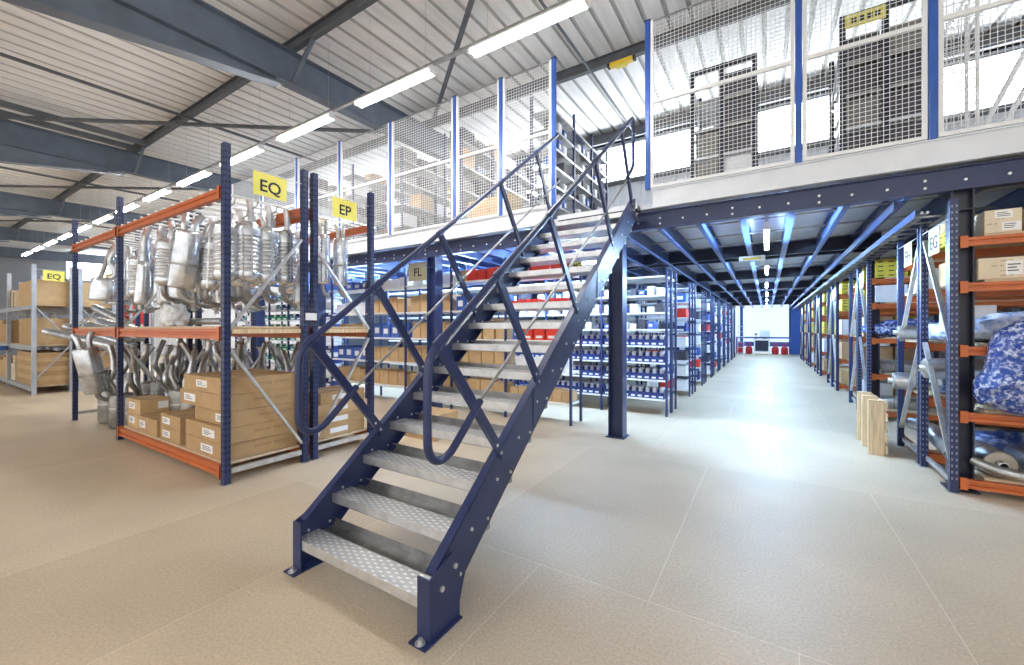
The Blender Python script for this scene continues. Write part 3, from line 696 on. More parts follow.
def stock(kind, x, y, z, w, d, h, label, cat, group=None):
    """bins and packets on shelves; x,y,z = front left bottom corner, front face towards -y"""
    key = (kind, round(w, 3), round(d, 3), round(h, 3))
    if key not in BINS:
        if kind.endswith('bin'):
            mt = {'navy_bin': 'bin', 'red_bin': 'redbin', 'green_bin': 'greenbin', 'teal_bin': 'teal'}[kind]; tt = 0.004
            m = MB().box(-w / 2, w / 2, 0, d, 0, tt).box(-w / 2, -w / 2 + tt, 0.0, d, tt, h).box(w / 2 - tt, w / 2, 0.0, d, tt, h)
            m.box(-w / 2 + tt, w / 2 - tt, d - tt, d, tt, h).box(-w / 2 + tt, w / 2 - tt, 0, tt, tt, h * .62).box(-w / 2, w / 2, -.006, 0, h * .58, h * .66)
            o = m.build(kind, M[mt])
            MB().box(-w * .30, w * .30, -.0022, 0, h * .12, h * .30).build('bin_label', M['label'], o)
            if kind != 'red_bin': MB().cbox(-w * .30, w * .24, d * .2, d * .7, tt, h * 1.12, .003).build('white_packet', M['carton'], o)
            else: MB().cbox(-w * .4, w * .4, d * .1, d * .85, tt, h * .95, .003).build('packet', M['redbin'], o)
        else:
            mt = {'white_carton': 'carton', 'brown_carton': 'card2', 'blue_carton': 'bluecarton', 'dark_carton': 'dark', 'red_carton': 'redbin', 'yellow_carton': 'yellow', 'cream_carton': 'cream', 'grey_carton': 'greycart'}[kind]
            m = MB().cbox(-w / 2, w / 2, 0, d, 0, h, .003)
            if kind == 'yellow_carton':
                for i in range(3):
                    for j in range(max(2, int(h / .07))):
                        zz = h * (j + .35) / max(2, int(h / .07)); aa = -w / 2 + w * (i + .25) / 3
                        m.box(aa, aa + w * .17, -.0012, 0, zz, zz + .016, 1)
                        m.box(-w / 2 - .0012, -w / 2, d * (i + .25) / 3, d * (i + .25) / 3 + d * .17, zz, zz + .016, 1)
            o = m.build(kind, [M[mt], M['ink']])
            if kind == 'blue_carton':
                MB().box(-w * .3, w * .25, -.0014, 0, h * .3, h * .7).build('carton_label', M['label' if kind != 'white_carton' else 'bluecarton'], o)
        PROTOS.append(o); BINS[key] = o
    return dup(BINS[key], (x + w / 2, y, z), (0, 0, 0), label, cat, group)

# ---- the exhaust rack: two rows of racking back to back
A0, A1, B0, B1 = 1.845, 2.69, 2.75, 3.60
RX = [-9.63, -7.45, -4.43]
def exhaust_rack(label, y0, y1, zig, levels):
    t = thing('pallet_rack', label, 'rack', (-7.0, y0, 0))
    for k, x in enumerate(RX): end_frame(t, x, y0, y1, 3.29, zig, w=.070, d=.058)
    for z, h in levels:
        for a, b in zip(RX, RX[1:]):
            if z < 0.3 and a < -9 and y0 < 2: continue
            rack_beam(t, a + .035, b - .035, y0, z, h); rack_beam(t, a + .035, b - .035, y1, z, h, face=1)
    for a, b in zip(RX, RX[1:]):
        MB().box(a + .05, b - .05, y0 + .055, y1 - .055, 1.505, 1.53).build('shelf_board', M['board'], t)
        MB().box(b - .048 if b > -5 else b - .05, b + .012, y0 + .075, y1 - .075, 1.455, 1.50).build('board_edge', M['wood'], t)
        if not (a < -9 and y0 < 2): MB().box(a + .05, b - .05, y0 + .055, y1 - .055, .165, .19).build('shelf_board', M['board'], t)
    for b in RX: MB().bar((b, y0 + .07, .12), (b, y1 - .07, .12), .04, .05).build('foot_tie', M['zinc'], t)
    x = -9.4
    while x < -4.5:
        if abs(x + 7.45) > .07: MB().tube([(x, y0 - .0, 2.884), (x, y1, 2.884)], .013, 6).build('hanging_rod', M['white'], t)
        x += .235
    return t
LV = [(.07, .10), (1.40, .105), (2.775, .095)]
exhaust_rack('navy and orange exhaust rack in front, hung with ribbed silencers, boxes at its foot', A0, A1, [(1.50, 2.50), (1.30, .22)], LV)
exhaust_rack('navy and orange exhaust rack behind the front one, carrying the EP sign', B0, B1, [(2.42, 1.50), (.25, 1.38)], LV)
pl = MB().box(-4.475, -4.385, 2.655, 2.785, 1.60, 1.68).build('load_plate', M['label'], org=(-4.43, 2.72, 1.6)); tag(pl, 'small white load notice fixed across the paired posts of the exhaust racks', 'notice')

# ---- exhaust parts, each a thing with body, pipes and straps
def rings(mb, zs, rx, ry, n=18, mi=0, pw=2.4):
    vs = []
    for k, z in enumerate(zs):
        for j in range(n):
            a = 2 * math.pi * j / n; c, s = math.cos(a), math.sin(a)
            vs.append((math.copysign(abs(c) ** (2 / pw), c) * rx[k], math.copysign(abs(s) ** (2 / pw), s) * ry[k], z))
    k = len(zs)
    mb.add(vs, [(i * n + j, i * n + (j + 1) % n, (i + 1) * n + (j + 1) % n, (i + 1) * n + j) for i in range(k - 1) for j in range(n)], mi, True)
    mb.add(vs[:n], [list(range(n))[::-1]], mi); mb.add(vs[-n:], [list(range(n))], mi)
def ribbed():
    t = thing('ribbed_silencer', None, None)
    L = .58; zs, rx, ry = [], [], []
    def a(z, q): zs.append(z); rx.append(.120 * q); ry.append(.092 * q)
    for z, q in ((-.20, .30), (-.215, .62), (-.24, .88), (-.27, .98)): a(z, q)
    for k in range(9):
        z = -.35 - k * .042
        for dz, q in ((0, .985), (-.012, .985), (-.018, .895), (-.030, .895), (-.036, .985)): a(z + dz, q)
    for z, q in ((-.745, .985), (-.78, .96), (-.81, .84), (-.83, .58), (-.84, .3)): a(z, q)
    m = MB(); rings(m, zs[::-1], rx[::-1], ry[::-1], 20); m.build('silencer_body', M['alu'], t)
    s = MB().box(-.007, .007, -.095, .095, -.815, -.215); s.build('weld_seam', M['alupipe'], t)
    s = MB(); rings(s, [-.345, -.325, -.30, -.28], [.1205, .1215, .1215, .1195], [.0925, .0935, .0935, .0915], 20); s.build('end_band', M['alupipe'], t)
    MB().tube(smooth_path([(0.02, 0, -.215), (.02, 0, -.12), (.015, .0, -.04), (.0, .0, .03)], 3), .033, 10).build('inlet_pipe', M['alupipe'], t)
    MB().tube(smooth_path([(-.03, 0, -.835), (-.03, 0, -.90), (.0, .03, -.97), (.09, .08, -1.01), (.16, .12, -.99)], 3), .030, 10).build('tail_pipe', M['aludull'], t)
    MB().tube([(.02, -.04, -.07), (.06, -.06, -.03), (.075, -.06, .03)], .007, 6).build('hanger_hook', M['aludull'], t)
    return t
def smooth_sil():
    t = thing('round_silencer', None, None)
    m = MB(); rings(m, [-.80, -.795, -.78, -.22, -.20, -.19], [.085, .105, .112, .112, .105, .07], [.085, .105, .112, .112, .105, .07], 20, pw=2); m.build('silencer_body', M['alu'], t)
    m = MB(); rings(m, [-.56, -.535], [.117, .117], [.117, .117], 20, pw=2); m.build('clamp_band', M['aludull'], t)
    for sx in (-.04, .045):
        MB().tube(smooth_path([(sx, 0, -.20), (sx, 0, -.14), (sx * 1.3, .02, -.07), (sx * 1.9, .05, -.01)], 3), .030, 10).build('inlet_pipe', M['alupipe'], t)
    MB().tube(smooth_path([(0, 0, -.79), (0, 0, -.86), (.05, .03, -.92), (.12, .05, -.93)], 3), .028, 10).build('tail_pipe', M['aludull'], t)
    return t
def small_sil():
    t = thing('small_silencer', None, None)
    m = MB(); rings(m, [-.92, -.91, -.89, -.60, -.58, -.56], [.12, .135, .14, .14, .132, .09], [.09, .105, .11, .11, .10, .06], 20, pw=2.2); m.build('silencer_body', M['alu'], t)
    MB().tube(smooth_path([(.05, 0, -.57), (.10, .0, -.48), (.03, 0, -.30), (.07, 0, -.10), (.05, 0, .0)], 4), .034, 10).build('inlet_pipe', M['alupipe'], t)
    MB().tube(smooth_path([(-.05, 0, -.57), (-.03, .02, -.42), (.0, .03, -.2), (.05, .03, -.05), (.05, .0, .0)], 4), .030, 10).build('tail_pipe', M['aludull'], t)
    m = MB(); rings(m, [-.01, .01], [.06, .06], [.06, .06], 14, pw=2); m.build('flange', M['aludull'], t)
    return t
def long_res():
    t = thing('resonator_pipe', None, None)
    MB().tube(smooth_path([(.04, .0, .06), (.02, 0, 0), (0, 0, -.12), (0, 0, -.42)], 3), .040, 12).build('front_pipe', M['alupipe'], t)
    m = MB(); rings(m, [-1.0, -.985, -.96, -.50, -.46, -.42], [.04, .06, .068, .068, .06, .041], [.04, .06, .068, .068, .06, .041], 16, pw=2); m.build('silencer_body', M['alu'], t)
    MB().tube([(0, 0, -.99), (.01, 0, -1.06)], .034, 10).build('tail_pipe', M['aludull'], t)
    return t
def stand_a():   # stands on its body, pipe sweeping upward
    t = thing('standing_exhaust', None, None)
    m = MB(); rings(m, [0, .01, .03, .40, .43, .45], [.08, .115, .125, .125, .115, .06], [.07, .095, .102, .102, .095, .05], 20, pw=2.3); m.build('silencer_body', M['aludull'], t)
    MB().tube(smooth_path([(.02, 0, .44), (.03, 0, .55), (.10, .02, .68), (.06, .03, .85), (-.02, .02, 1.02)], 4), .032, 10).build('front_pipe', M['alupipe'], t)
    MB().tube(smooth_path([(-.05, 0, .43), (-.08, 0, .52), (-.13, .04, .62), (-.12, .05, .74)], 4), .027, 10).build('tail_pipe', M['aludull'], t)
    m = MB(); rings(m, [.25, .27], [.128, .128], [.105, .105], 20, pw=2.3); m.build('end_band', M['alupipe'], t)
    return t
def stand_b():
    t = thing('bent_exhaust_pipe', None, None)
    m = MB(); rings(m, [.0, .01, .02, .30, .33, .35], [.04, .062, .068, .068, .06, .04], [.04, .062, .068, .068, .06, .04], 16, pw=2); m.build('silencer_body', M['alu'], t)
    MB().tube(smooth_path([(0, 0, .34), (0, 0, .46), (-.07, .02, .60), (.02, .03, .78), (.10, .02, .92), (.10, .0, 1.06)], 4), .030, 10).build('front_pipe', M['alupipe'], t)
    m = MB(); rings(m, [1.04, 1.055], [.05, .05], [.05, .05], 12, pw=2)
    o = m.build('flange', M['aludull'], t); o.location = (.10, 0, 0)
    return t
def lying():     # lies along +x, end cap with outlet towards -x
    t = thing('lying_silencer', None, None)
    m = MB(); n = 22
    def ring(xs, rs, mi):
        vs = []
        for x, r in zip(xs, rs):
            for j in range(n):
                a = 2 * math.pi * j / n; vs.append((x, math.cos(a) * r, math.sin(a) * r + .105))
        m.add(vs, [(i * n + j, (i + 1) * n + j, (i + 1) * n + (j + 1) % n, i * n + (j + 1) % n) for i in range(len(xs) - 1) for j in range(n)], mi, True)
        return vs
    v = ring([.0, .02, .5, .52], [.098, .105, .105, .095], 0); m.add(v[-n:], [list(range(n))[::-1]], 0)
    m.build('silencer_body', M['alupipe'], t)
    m = MB(); ring([-.004, -.004, .004], [.035, .092, .099], 0); m.build('end_cap', M['tan'], t)
    m = MB(); ring([-.05, -.05, .03], [.024, .032, .032], 0); m.build('outlet_pipe', M['alupipe'], t)
    m = MB(); ring([-.012, -.012], [.0005, .025], 0); m.build('outlet_bore', M['black'], t)
    m = MB(); ring([.18, .18, .2, .2], [.104, .108, .108, .104], 0); m.build('clamp_band', M['aludull'], t)
    return t
PR = {k: f() for k, f in dict(ribbed=ribbed, smooth=smooth_sil, small=small_sil, long=long_res, sa=stand_a, sb=stand_b, lying=lying).items()}
PROTOS += list(PR.values())
def put(kind, loc, rot, label, cat, group=None, scale=None):
    return dup(PR[kind], loc, tuple(R(a) for a in rot), label, cat, group, scale)
ZH = 2.82
# the four ribbed silencers facing the stairs at the end of the front rack
for k, (y, x) in enumerate(((2.00, -4.72), (2.17, -4.62), (2.37, -4.64), (2.58, -4.66))):
    put('ribbed', (x, y, ZH + .01 * (k % 2)), (0, 0, 78 + 6 * k), 'ribbed silver silencer hung at the near rack end, %s from the front post' % ORD[k], 'silencer', 'ribbed silencers on the exhaust rack', (.95, 1.0, 1.0))
put('smooth', (-5.62, 2.02, ZH + .02), (4, 9, 40), 'fat smooth silver silencer hung in front of the ribbed ones, slightly tilted', 'silencer', None, (1.15, 1.15, 1.1))
put('ribbed', (-6.32, 2.06, ZH), (0, 2, 75), 'ribbed silver silencer with a white sticker, left of the fat smooth one', 'silencer', 'ribbed silencers on the exhaust rack', (1.12, 1.1, .95))
put('small', (-8.55, 2.03, ZH + .02), (0, 5, 60), 'short silencer with a looped pipe, leftmost on the front rack', 'silencer', None, (1.1, 1.1, 1.0))
put('long', (-7.02, 2.02, ZH), (0, 3, 60), 'long pipe with slim silencer hung just right of the middle post', 'exhaust pipe', 'slim pipes on the exhaust rack')
put('long', (-6.86, 2.12, ZH + .02), (0, -4, 60), 'long pipe with slim silencer hung second right of the middle post', 'exhaust pipe', 'slim pipes on the exhaust rack')
cnt = 0
seqk = ['ribbed', 'long', 'ribbed', 'smooth', 'ribbed', 'small', 'ribbed', 'long']
for rowi, (yy, nm) in enumerate(((2.28, 'second row'), (2.53, 'back row'))):
    c2 = 0
    for k in range(14):
        x = -5.05 - .315 * k + (.12 if rowi else 0)
        if abs(x + 7.45) < .15: continue
        kd = seqk[(k + 3 * rowi) % 8]
        nn = {'ribbed': 'ribbed silver silencer', 'long': 'slim silver resonator pipe', 'smooth': 'smooth round silencer', 'small': 'short looped silencer'}[kd]
        put(kd, (x, yy + rnd.uniform(-.03, .03), ZH + rnd.uniform(-.02, .03)), (rnd.uniform(-3, 3), rnd.uniform(-3, 3), rnd.uniform(50, 100)),
            '%s hung in the %s of the exhaust rack, %s from stairs' % (nn, nm, ORD[c2]), 'silencer', 'silencers hung in the %s of the exhaust rack' % nm); c2 += 1
st_ = MB().box(-.045, .045, -.1065, -.105, -.52, -.40)
# rack behind: smooth tubes at the end, more along it
for k, y in enumerate((3.05, 3.30)):
    put('smooth', (-4.68, y, ZH + .04), (0, 0, 80), 'plain round silencer hung under the EP sign, %s of two' % ('first' if k == 0 else 'second'), 'silencer', 'plain silencers under the EP sign', (.78, .78, 1.0))
for k in range(11):
    x = -5.2 - .37 * k
    if abs(x + 7.45) < .18: x += .16
    kd = ['long', 'ribbed', 'smooth', 'ribbed'][k % 4]
    put(kd, (x, 3.1 + .12 * (k % 3), ZH), (0, 2, 55 + 9 * (k % 4)), '%s hung in the rear exhaust rack, %s from its near end' % ({'long': 'slim silver pipe', 'ribbed': 'ribbed silencer', 'smooth': 'round silencer'}[kd], ORD[k]), 'silencer', 'silencers hung in the rear exhaust rack')
# exhausts standing on the lower boards
for rowi, (yy, zz, nm, x0, n) in enumerate(((2.36, .19, 'front rack lower board', -5.75, 5), (2.96, .19, 'rear rack lower front', -5.1, 12), (3.28, .19, 'rear rack lower back', -5.25, 12), (2.60, .19, 'front rack far edge', -5.72, 10))):
    for k in range(n):
        x = x0 - (.36 if rowi != 3 else .33) * k
        if abs(x + 7.45) < .17: continue
        kd = 'sb' if (k + rowi) % 3 == 1 else 'sa'
        put(kd, (x, yy + rnd.uniform(-.02, .02), zz), (0, 0, rnd.uniform(0, 360)), '%s on the %s, %s from near end' % ({'sa': 'dull upright exhaust', 'sb': 'bent slim exhaust pipe'}[kd], nm, ORD[k]), 'exhaust', 'exhausts standing on the ' + nm, (1.12, 1.12, 1.0 + .1 * ((k + rowi) % 2)))
put('smooth', (-8.35, 1.68, 1.44), (6, -10, 62), 'fat smooth silencer hanging low in front of the left rack bay', 'silencer', None, (1.25, 1.25, 1.12))
for k, x in enumerate((-8.95, -8.62, -8.30, -7.98, -7.70)):
    put('sa' if k % 2 == 0 else 'sb', (x, 2.12 + .1 * (k % 2), 0.0), (0, 0, 40 * k), 'dull exhaust standing on the floor under the left rack bay, %s from the left' % ORD[k], 'exhaust', 'exhausts on the floor under the left bay', (1.25, 1.25, 1.2))
ws = MB().box(-6.46, -6.34, 1.935, 1.937, 2.28, 2.42)
# pipes pushed through the left rack end
for k, (a, b) in enumerate((((-11.2, 1.82, 1.46), (-9.2, 2.32, 1.19)), ((-10.9, 2.02, 1.55), (-9.0, 2.42, 1.24)), ((-10.75, 2.2, 1.60), (-8.9, 2.5, 1.36)), ((-10.55, 2.36, 1.66), (-8.8, 2.58, 1.42)), ((-10.9, 2.12, 1.42), (-9.0, 2.46, 1.10)))):
    a, b = Vector(a), Vector(b); d = (b - a).normalized()
    t = thing('exhaust_pipe', 'long straight exhaust pipe jutting out of the left rack end, %s of the bundle' % ORD[k], 'exhaust pipe', a, 'straight pipes jutting from the rack')
    MB().tube([a, a + d * .35, a + d * .36, b], [.066, .066, .074, .074], 14).build('pipe_wall', M['alu'], t)
    MB().tube([a - d * .003, a + d * .002], .056, 14).build('pipe_bore', M['black'], t)
# items on the middle boards
for k, (a, b, r_, lb) in enumerate((((-9.35, 2.05, 1.85), (-8.3, 2.15, 1.60), .055, 'thick pale pipe leaning on the middle board at the left bay'), ((-6.9, 2.3, 1.60), (-6.0, 2.5, 1.60), .045, 'plain pipe lying on the middle board behind the hung silencers'))):
    t = thing('exhaust_pipe', lb, 'exhaust pipe', a); d = (Vector(b) - Vector(a)).normalized()
    MB().tube([a, b], r_, 14).build('pipe_wall', M['alupipe'], t); MB().tube([Vector(a) - d * .002, Vector(a) + d * .002], r_ * .82, 12).build('pipe_bore', M['black'], t)
def blob(name, c, rad, mtl, label, cat, seed=0, amp=.12, flat=.0, nu=36, nv=20, pw=2.6, group=None, fq=3.2):
    from mathutils import noise
    m = MB(); vs = []
    for i in range(nv + 1):
        ph = math.pi * i / nv
        for j in range(nu):
            th = 2 * math.pi * j / nu
            d = [math.sin(ph) * math.cos(th), math.sin(ph) * math.sin(th), -math.cos(ph)]
            q = [math.copysign(abs(v) ** (2 / pw), v) for v in d]
            nz = 1 + amp * (noise.noise(Vector(d) * fq + Vector((seed * 7.3, 0, 0))) + .5 * noise.noise(Vector(d) * fq * 2.7 + Vector((0, seed * 3.1, 0))))
            z = max(-1.0 if not flat else -flat, q[2] * nz)
            vs.append((c[0] + q[0] * rad[0] * nz, c[1] + q[1] * rad[1] * nz, c[2] + z * rad[2]))
    fs = [(i * nu + j, i * nu + (j + 1) % nu, (i + 1) * nu + (j + 1) % nu, (i + 1) * nu + j) for i in range(nv) for j in range(nu)]
    m.add(vs, fs, 0, True)
    o = m.build(name, M[mtl], org=(c[0], c[1], c[2] - rad[2] * (flat or 1))); tag(o, label, cat, group); return o
blob('plastic_bag', (-6.6, 2.2, 1.665), (.17, .13, .15), 'plastic', 'crumpled white plastic bag on the middle board of the exhaust rack', 'plastic bag', 3, .35, .9)

# ---- cardboard boxes at the foot of the front rack
S1 = ('y', .52, .80, .34, .74)
zb = .192; hb = .163
tall = [(-5.42, -4.52), (-5.42, -4.50), (-5.32, -4.50), (-5.56, -4.50), (-5.46, -4.50)]
for k, (a, b) in enumerate(tall):
    sk = {0: ('y', .42, .72, .22, .72), 1: ('y', .45, .75, .22, .72), 2: ('y', .60, .92, .2, .7), 3: ('y', .10, .36, .25, .75), 4: ('y', .32, .58, .3, .75)}[k]
    carton(a, b, 1.90 + (.05 if k == 2 else 0), 2.64 - .02 * (k % 2), zb + k * hb, zb + (k + 1) * hb - .002, 'long brown cardboard box in the tall stack at the near rack end, %s' % (['lowest', 'second from bottom', 'middle one', 'second from top', 'topmost'][k]), group='tall stack of cardboard boxes', sticker=sk, print_x=True)
for k in range(2):
    carton(-6.16, -5.60, 1.91, 2.28, zb + k * .155, zb + (k + 1) * .155 - .002, 'brown cardboard box left of the tall stack, %s of two' % ('lower' if k == 0 else 'upper'), group='short stack of cardboard boxes', sticker=('y', .12, .50, .25, .75), mtl='card')
carton(-6.86, -6.24, 1.90, 2.25, zb, zb + .20, 'single low cardboard box with a lowered front corner, second from left', group=None, sticker=('y', .08, .40, .3, .75), mtl='card')
for k in range(2):
    carton(-7.37, -6.92 + (.0 if k == 0 else .02), 1.93, 2.24 + .0 * k, zb + k * .19, zb + (k + 1) * .19 - .002, 'brown cardboard box at the middle post of the front rack, %s of two' % ('lower' if k == 0 else 'upper'), group='left stack of cardboard boxes', sticker=('y', .15, .6, .3, .75), mtl='card2', stickers=(('x', .6, .95, .3, .8),))
# boxes at the foot of the rear rack
for k in range(4):
    carton(-4.98, -4.49, 2.86 + (.04 if k == 3 else 0), 3.52, zb + k * .135, zb + (k + 1) * .135 - .002, 'flat cardboard box at the end of the rear rack, %s' % ['lowest', 'second up', 'third up', 'topmost'][k], group='flat boxes under the EP sign', mtl='card' if k != 2 else 'card2', stickers=(('x', .25, .62, .3, .75),))
for k in range(2):
    carton(-4.35 - .0, -3.75, 4.05, 4.55, 0.0 + .17 * k, .168 + .17 * k, 'brown cardboard box on the floor behind the racks, %s of two' % ('lower' if k == 0 else 'upper'), group='boxes on the floor by the stairs', mtl='card2')

# ---- grey racking with long cardboard at the far left
def grey_rack(label, y0, y1, top_):
    t = thing('grey_rack', label, 'rack', (-16, y0, 0))
    for x in (-14.1, -17.0, -19.9): end_frame(t, x, y0, y1, top_, [(.35, 1.1), (2.0, 1.25)], 'greyrack', None, brace='greyrack')
    for z in (.08, 1.02, 1.95):
        for a, b in ((-17.0, -14.1), (-19.9, -17.0)):
            for (yy, f) in ((y0, -1), (y1, 1)): rack_beam(t, a + .044, b - .044, yy, z, .09, f, 'greyrack', (0, 0))
            MB().box(a + .05, b - .05, y0 + .055, y1 - .055, z + .09, z + .11).build('shelf_board', M['board'], t)
    return t
grey_rack('grey steel rack at far left with long cardboard boxes', 2.06, 2.72, 2.97)
grey_rack('second grey steel rack behind the far left one', 2.80, 3.46, 2.97)
for r0, nm in ((2.13, 'front'), (2.87, 'rear')):
    carton(-16.0, -14.18, r0, r0 + .54, 2.065, 2.065 + .58, 'huge long cardboard box on top of the %s grey rack' % nm, mtl='card2', group='huge boxes on the grey racks')
    for k in range(7):
        carton(-16.2, -14.2, r0, r0 + .54, .195 + k * .108, .195 + k * .108 + .105, 'flat long brown box stacked in the %s grey rack, %s from bottom' % (nm, ORD[k]), mtl='card2' if k % 2 else 'card', group='flat long boxes in the grey racks')
    carton(-16.0, -14.2, r0, r0 + .54, 1.135, 1.135 + .62, 'long brown box in the middle bay of the %s grey rack' % nm, mtl='card', group='middle boxes in the grey racks')
for k in range(4):
    carton(-16.9 + .19 * k - .0, -16.9 + .19 * k + .15, 2.10, 2.62, 2.065, 2.52 - .03 * k, 'tall narrow box on top of the grey rack, %s from the left' % ORD[k], mtl='card3' if k % 2 == 0 else 'cream', group='narrow boxes on the grey rack')
kk = 0
for c in range(2):
    for k in range(6 - 2 * c):
        kk += 1
        stock('cream_carton', -16.50 - .26 * c, 2.10 - .0, .195 + .105 * k, .22, .3, .10, 'small cream carton in the heap at far left, column %s, %s up' % (ORD[c], ORD[k]), 'carton', 'cream cartons in the far left heap')
for k in range(5):
    carton(-19.7 + .55 * k, -19.7 + .55 * k + .5, 2.12, 2.62, .195, .195 + .45 + .08 * (k % 2), 'brown box low in the far grey rack bay, %s from the left' % ORD[k], mtl='card2', group='brown boxes in the far grey bay')
    carton(-19.7 + .55 * k, -19.7 + .55 * k + .5, 2.12, 2.62, 1.135, 1.135 + .5 + .06 * (k % 3), 'brown box halfway up the far grey rack bay, %s from the left' % ORD[k], mtl='card', group='brown boxes in the far grey bay')
bp = MB().cbox(-16.95, -16.72, 1.9, 2.04, .95, 1.06, .01).build('blue_beam_guard', M['blue'], org=(-16.8, 1.97, .95))
bpL = MB()
tag(bp, 'blue padded guard on the front beam of the far left grey rack', 'guard')
# red crates behind, far
t = thing('crate_shelf', 'small open shelf holding red crates beyond the exhaust rack', 'shelf', (-15.8, 3.9, 0))
for x in (-16.9, -14.7):
    for y in (3.92, 4.38): MB().box(x - .03, x + .03, y - .03, y + .03, 0, 2.72).build('upright', M['greyrack'], t)
for z in (.5, 1.1, 1.6): MB().box(-16.87, -14.73, 3.9, 4.4, z, z + .03).build('shelf', M['shelf'], t)
MB().box(-16.9, -14.7, 3.885, 3.905, 2.62, 2.66).build('sign_rail', M['greyrack'], t)
for r_ in range(3):
    for c in range(5): stock('red_bin', -16.8 + .41 * c, 3.93, 1.632 + .21 * r_, .38, .4, .20, 'red plastic crate beyond the exhaust rack, %s row up, %s from left' % (ORD[r_], ORD[c]), 'crate', 'red crates beyond the exhaust rack')

# ------------------------------------------------------------------ blue shelving under the mezzanine
def shelving(label, xs, y0, y1, levels, ht, name='shelving_unit', cat='shelving', solid=0.03, mtl='white', mid=False, loc=None):
    t = thing(name, label, cat, loc or ((xs[0] + xs[-1]) / 2, y0, 0))
    for x in xs:
        for y in ((y0, y1) if not mid else (y0, (y0 + y1) / 2, y1)):
            z0 = loc[2] if loc else 0
            MB().box(x - .018, x + .018, y - .018, y + .018, z0, z0 + ht).build('upright', M['shelfblue'], t)
    z0 = loc[2] if loc else 0
    for a, b in zip(xs, xs[1:]):
        for z in levels: MB().box(min(a, b) + .02, max(a, b) - .02, y0 - .012, y1 + .012, z0 + z - solid, z0 + z).build('shelf', M[mtl], t)
    return t
row0 = [-2.57 - 1.2 * k for k in range(6)]
L0 = [.33, .82, 1.32, 1.84, 2.37]
shelving('blue steel shelving with grey shelves standing just behind the stairs', row0, 5.83, 6.23, L0, 2.72)
# contents, bay by bay from the right: (kind, n, w, h)
C0 = [
    [('brown_carton', 7, .15, .20), ('white_carton', 3, .20, .22), ('red_bin', 5, .20, .24), ('red_bin', 6, .17, .16), ('red_carton', 3, .34, .24)],
    [('brown_carton', 4, .26, .26), ('brown_carton', 4, .26, .34), ('brown_carton', 4, .24, .36), ('blue_carton', 5, .20, .30), ('brown_carton', 5, .2, .22)],
    [('brown_carton', 4, .26, .30), ('brown_carton', 4, .25, .34), ('brown_carton', 5, .21, .32), ('brown_carton', 4, .26, .36), ('white_carton', 3, .28, .20)],
    [('brown_carton', 4, .26, .32), ('brown_carton', 4, .26, .30), ('blue_carton', 4, .24, .30), ('brown_carton', 4, .26, .32), ('white_carton', 4, .24, .2)],
    [('brown_carton', 4, .26, .32), ('blue_carton', 4, .26, .30), ('brown_carton', 4, .24, .30), ('white_carton', 4, .26, .26), ('blue_carton', 4, .24, .2)]]
KN = {'brown_carton': ('brown carton', 'carton'), 'white_carton': ('white carton', 'carton'), 'red_bin': ('red plastic bin', 'bin'), 'red_carton': ('red carton', 'carton'), 'blue_carton': ('blue and white carton', 'carton'),
      'navy_bin': ('navy plastic bin', 'bin'), 'green_bin': ('green plastic bin', 'bin'), 'teal_bin': ('teal plastic bin', 'bin'), 'dark_carton': ('dark carton', 'carton'), 'yellow_carton': ('yellow carton', 'carton'), 'cream_carton': ('cream carton', 'carton'), 'grey_carton': ('grey carton', 'carton')}
for b, bay in enumerate(C0):
    for lv, (kd, n, w, h) in enumerate(bay):
        x0 = row0[b + 1] + .04; pitch = (1.2 - .08) / n
        for k in range(n):
            kd2 = kd
            if b == 0 and lv == 2 and k == 0: kd2 = 'blue_carton'
            if b == 1 and lv == 4 and k >= 1: kd2 = 'red_carton'
            hh = h * (.9 if (k + lv) % 3 == 0 else 1.0)
            nm, ct_ = KN[kd2]
            stock(kd2, x0 + pitch * k + (pitch - w) / 2, 5.84 + (.07 if 'carton' in kd2 else .01) + .03 * ((k * 3 + lv) % 3), L0[lv], w, .27, round(hh, 3), '%s behind stairs, %s shelf up, %s bay from right, %s from left' % (nm, ORD[lv], ORD[b], ORD[k]), ct_, '%ss on the shelving behind the stairs' % nm)
# dense small-parts shelving further left
rowG = [-8.9 - .95 * k for k in range(6)]
LG = [.12 + .27 * k for k in range(9)]
shelving('dense blue small-parts shelving with green and teal bins, left under the mezzanine', rowG, 6.05, 6.40, LG, 2.6, mtl='shelf', solid=.02)
for b in range(5):
    for lv in range(9):
        for k in range(3):
            kd = 'green_bin' if (b == 2 and lv in (2, 3, 4, 5, 6)) else ('white_carton' if (k + lv + b) % 3 == 0 else ('teal_bin' if (k + b) % 2 else 'navy_bin'))
            nm, ct_ = KN[kd]
            stock(kd, rowG[b + 1] + .06 + .29 * k, 6.06, LG[lv], .25, .3, .15, '%s in dense shelving, %s shelf up, %s bay, %s from left' % (nm, ORD[lv], ORD[b], ORD[k]), ct_, '%ss in the dense small-parts shelving' % nm)
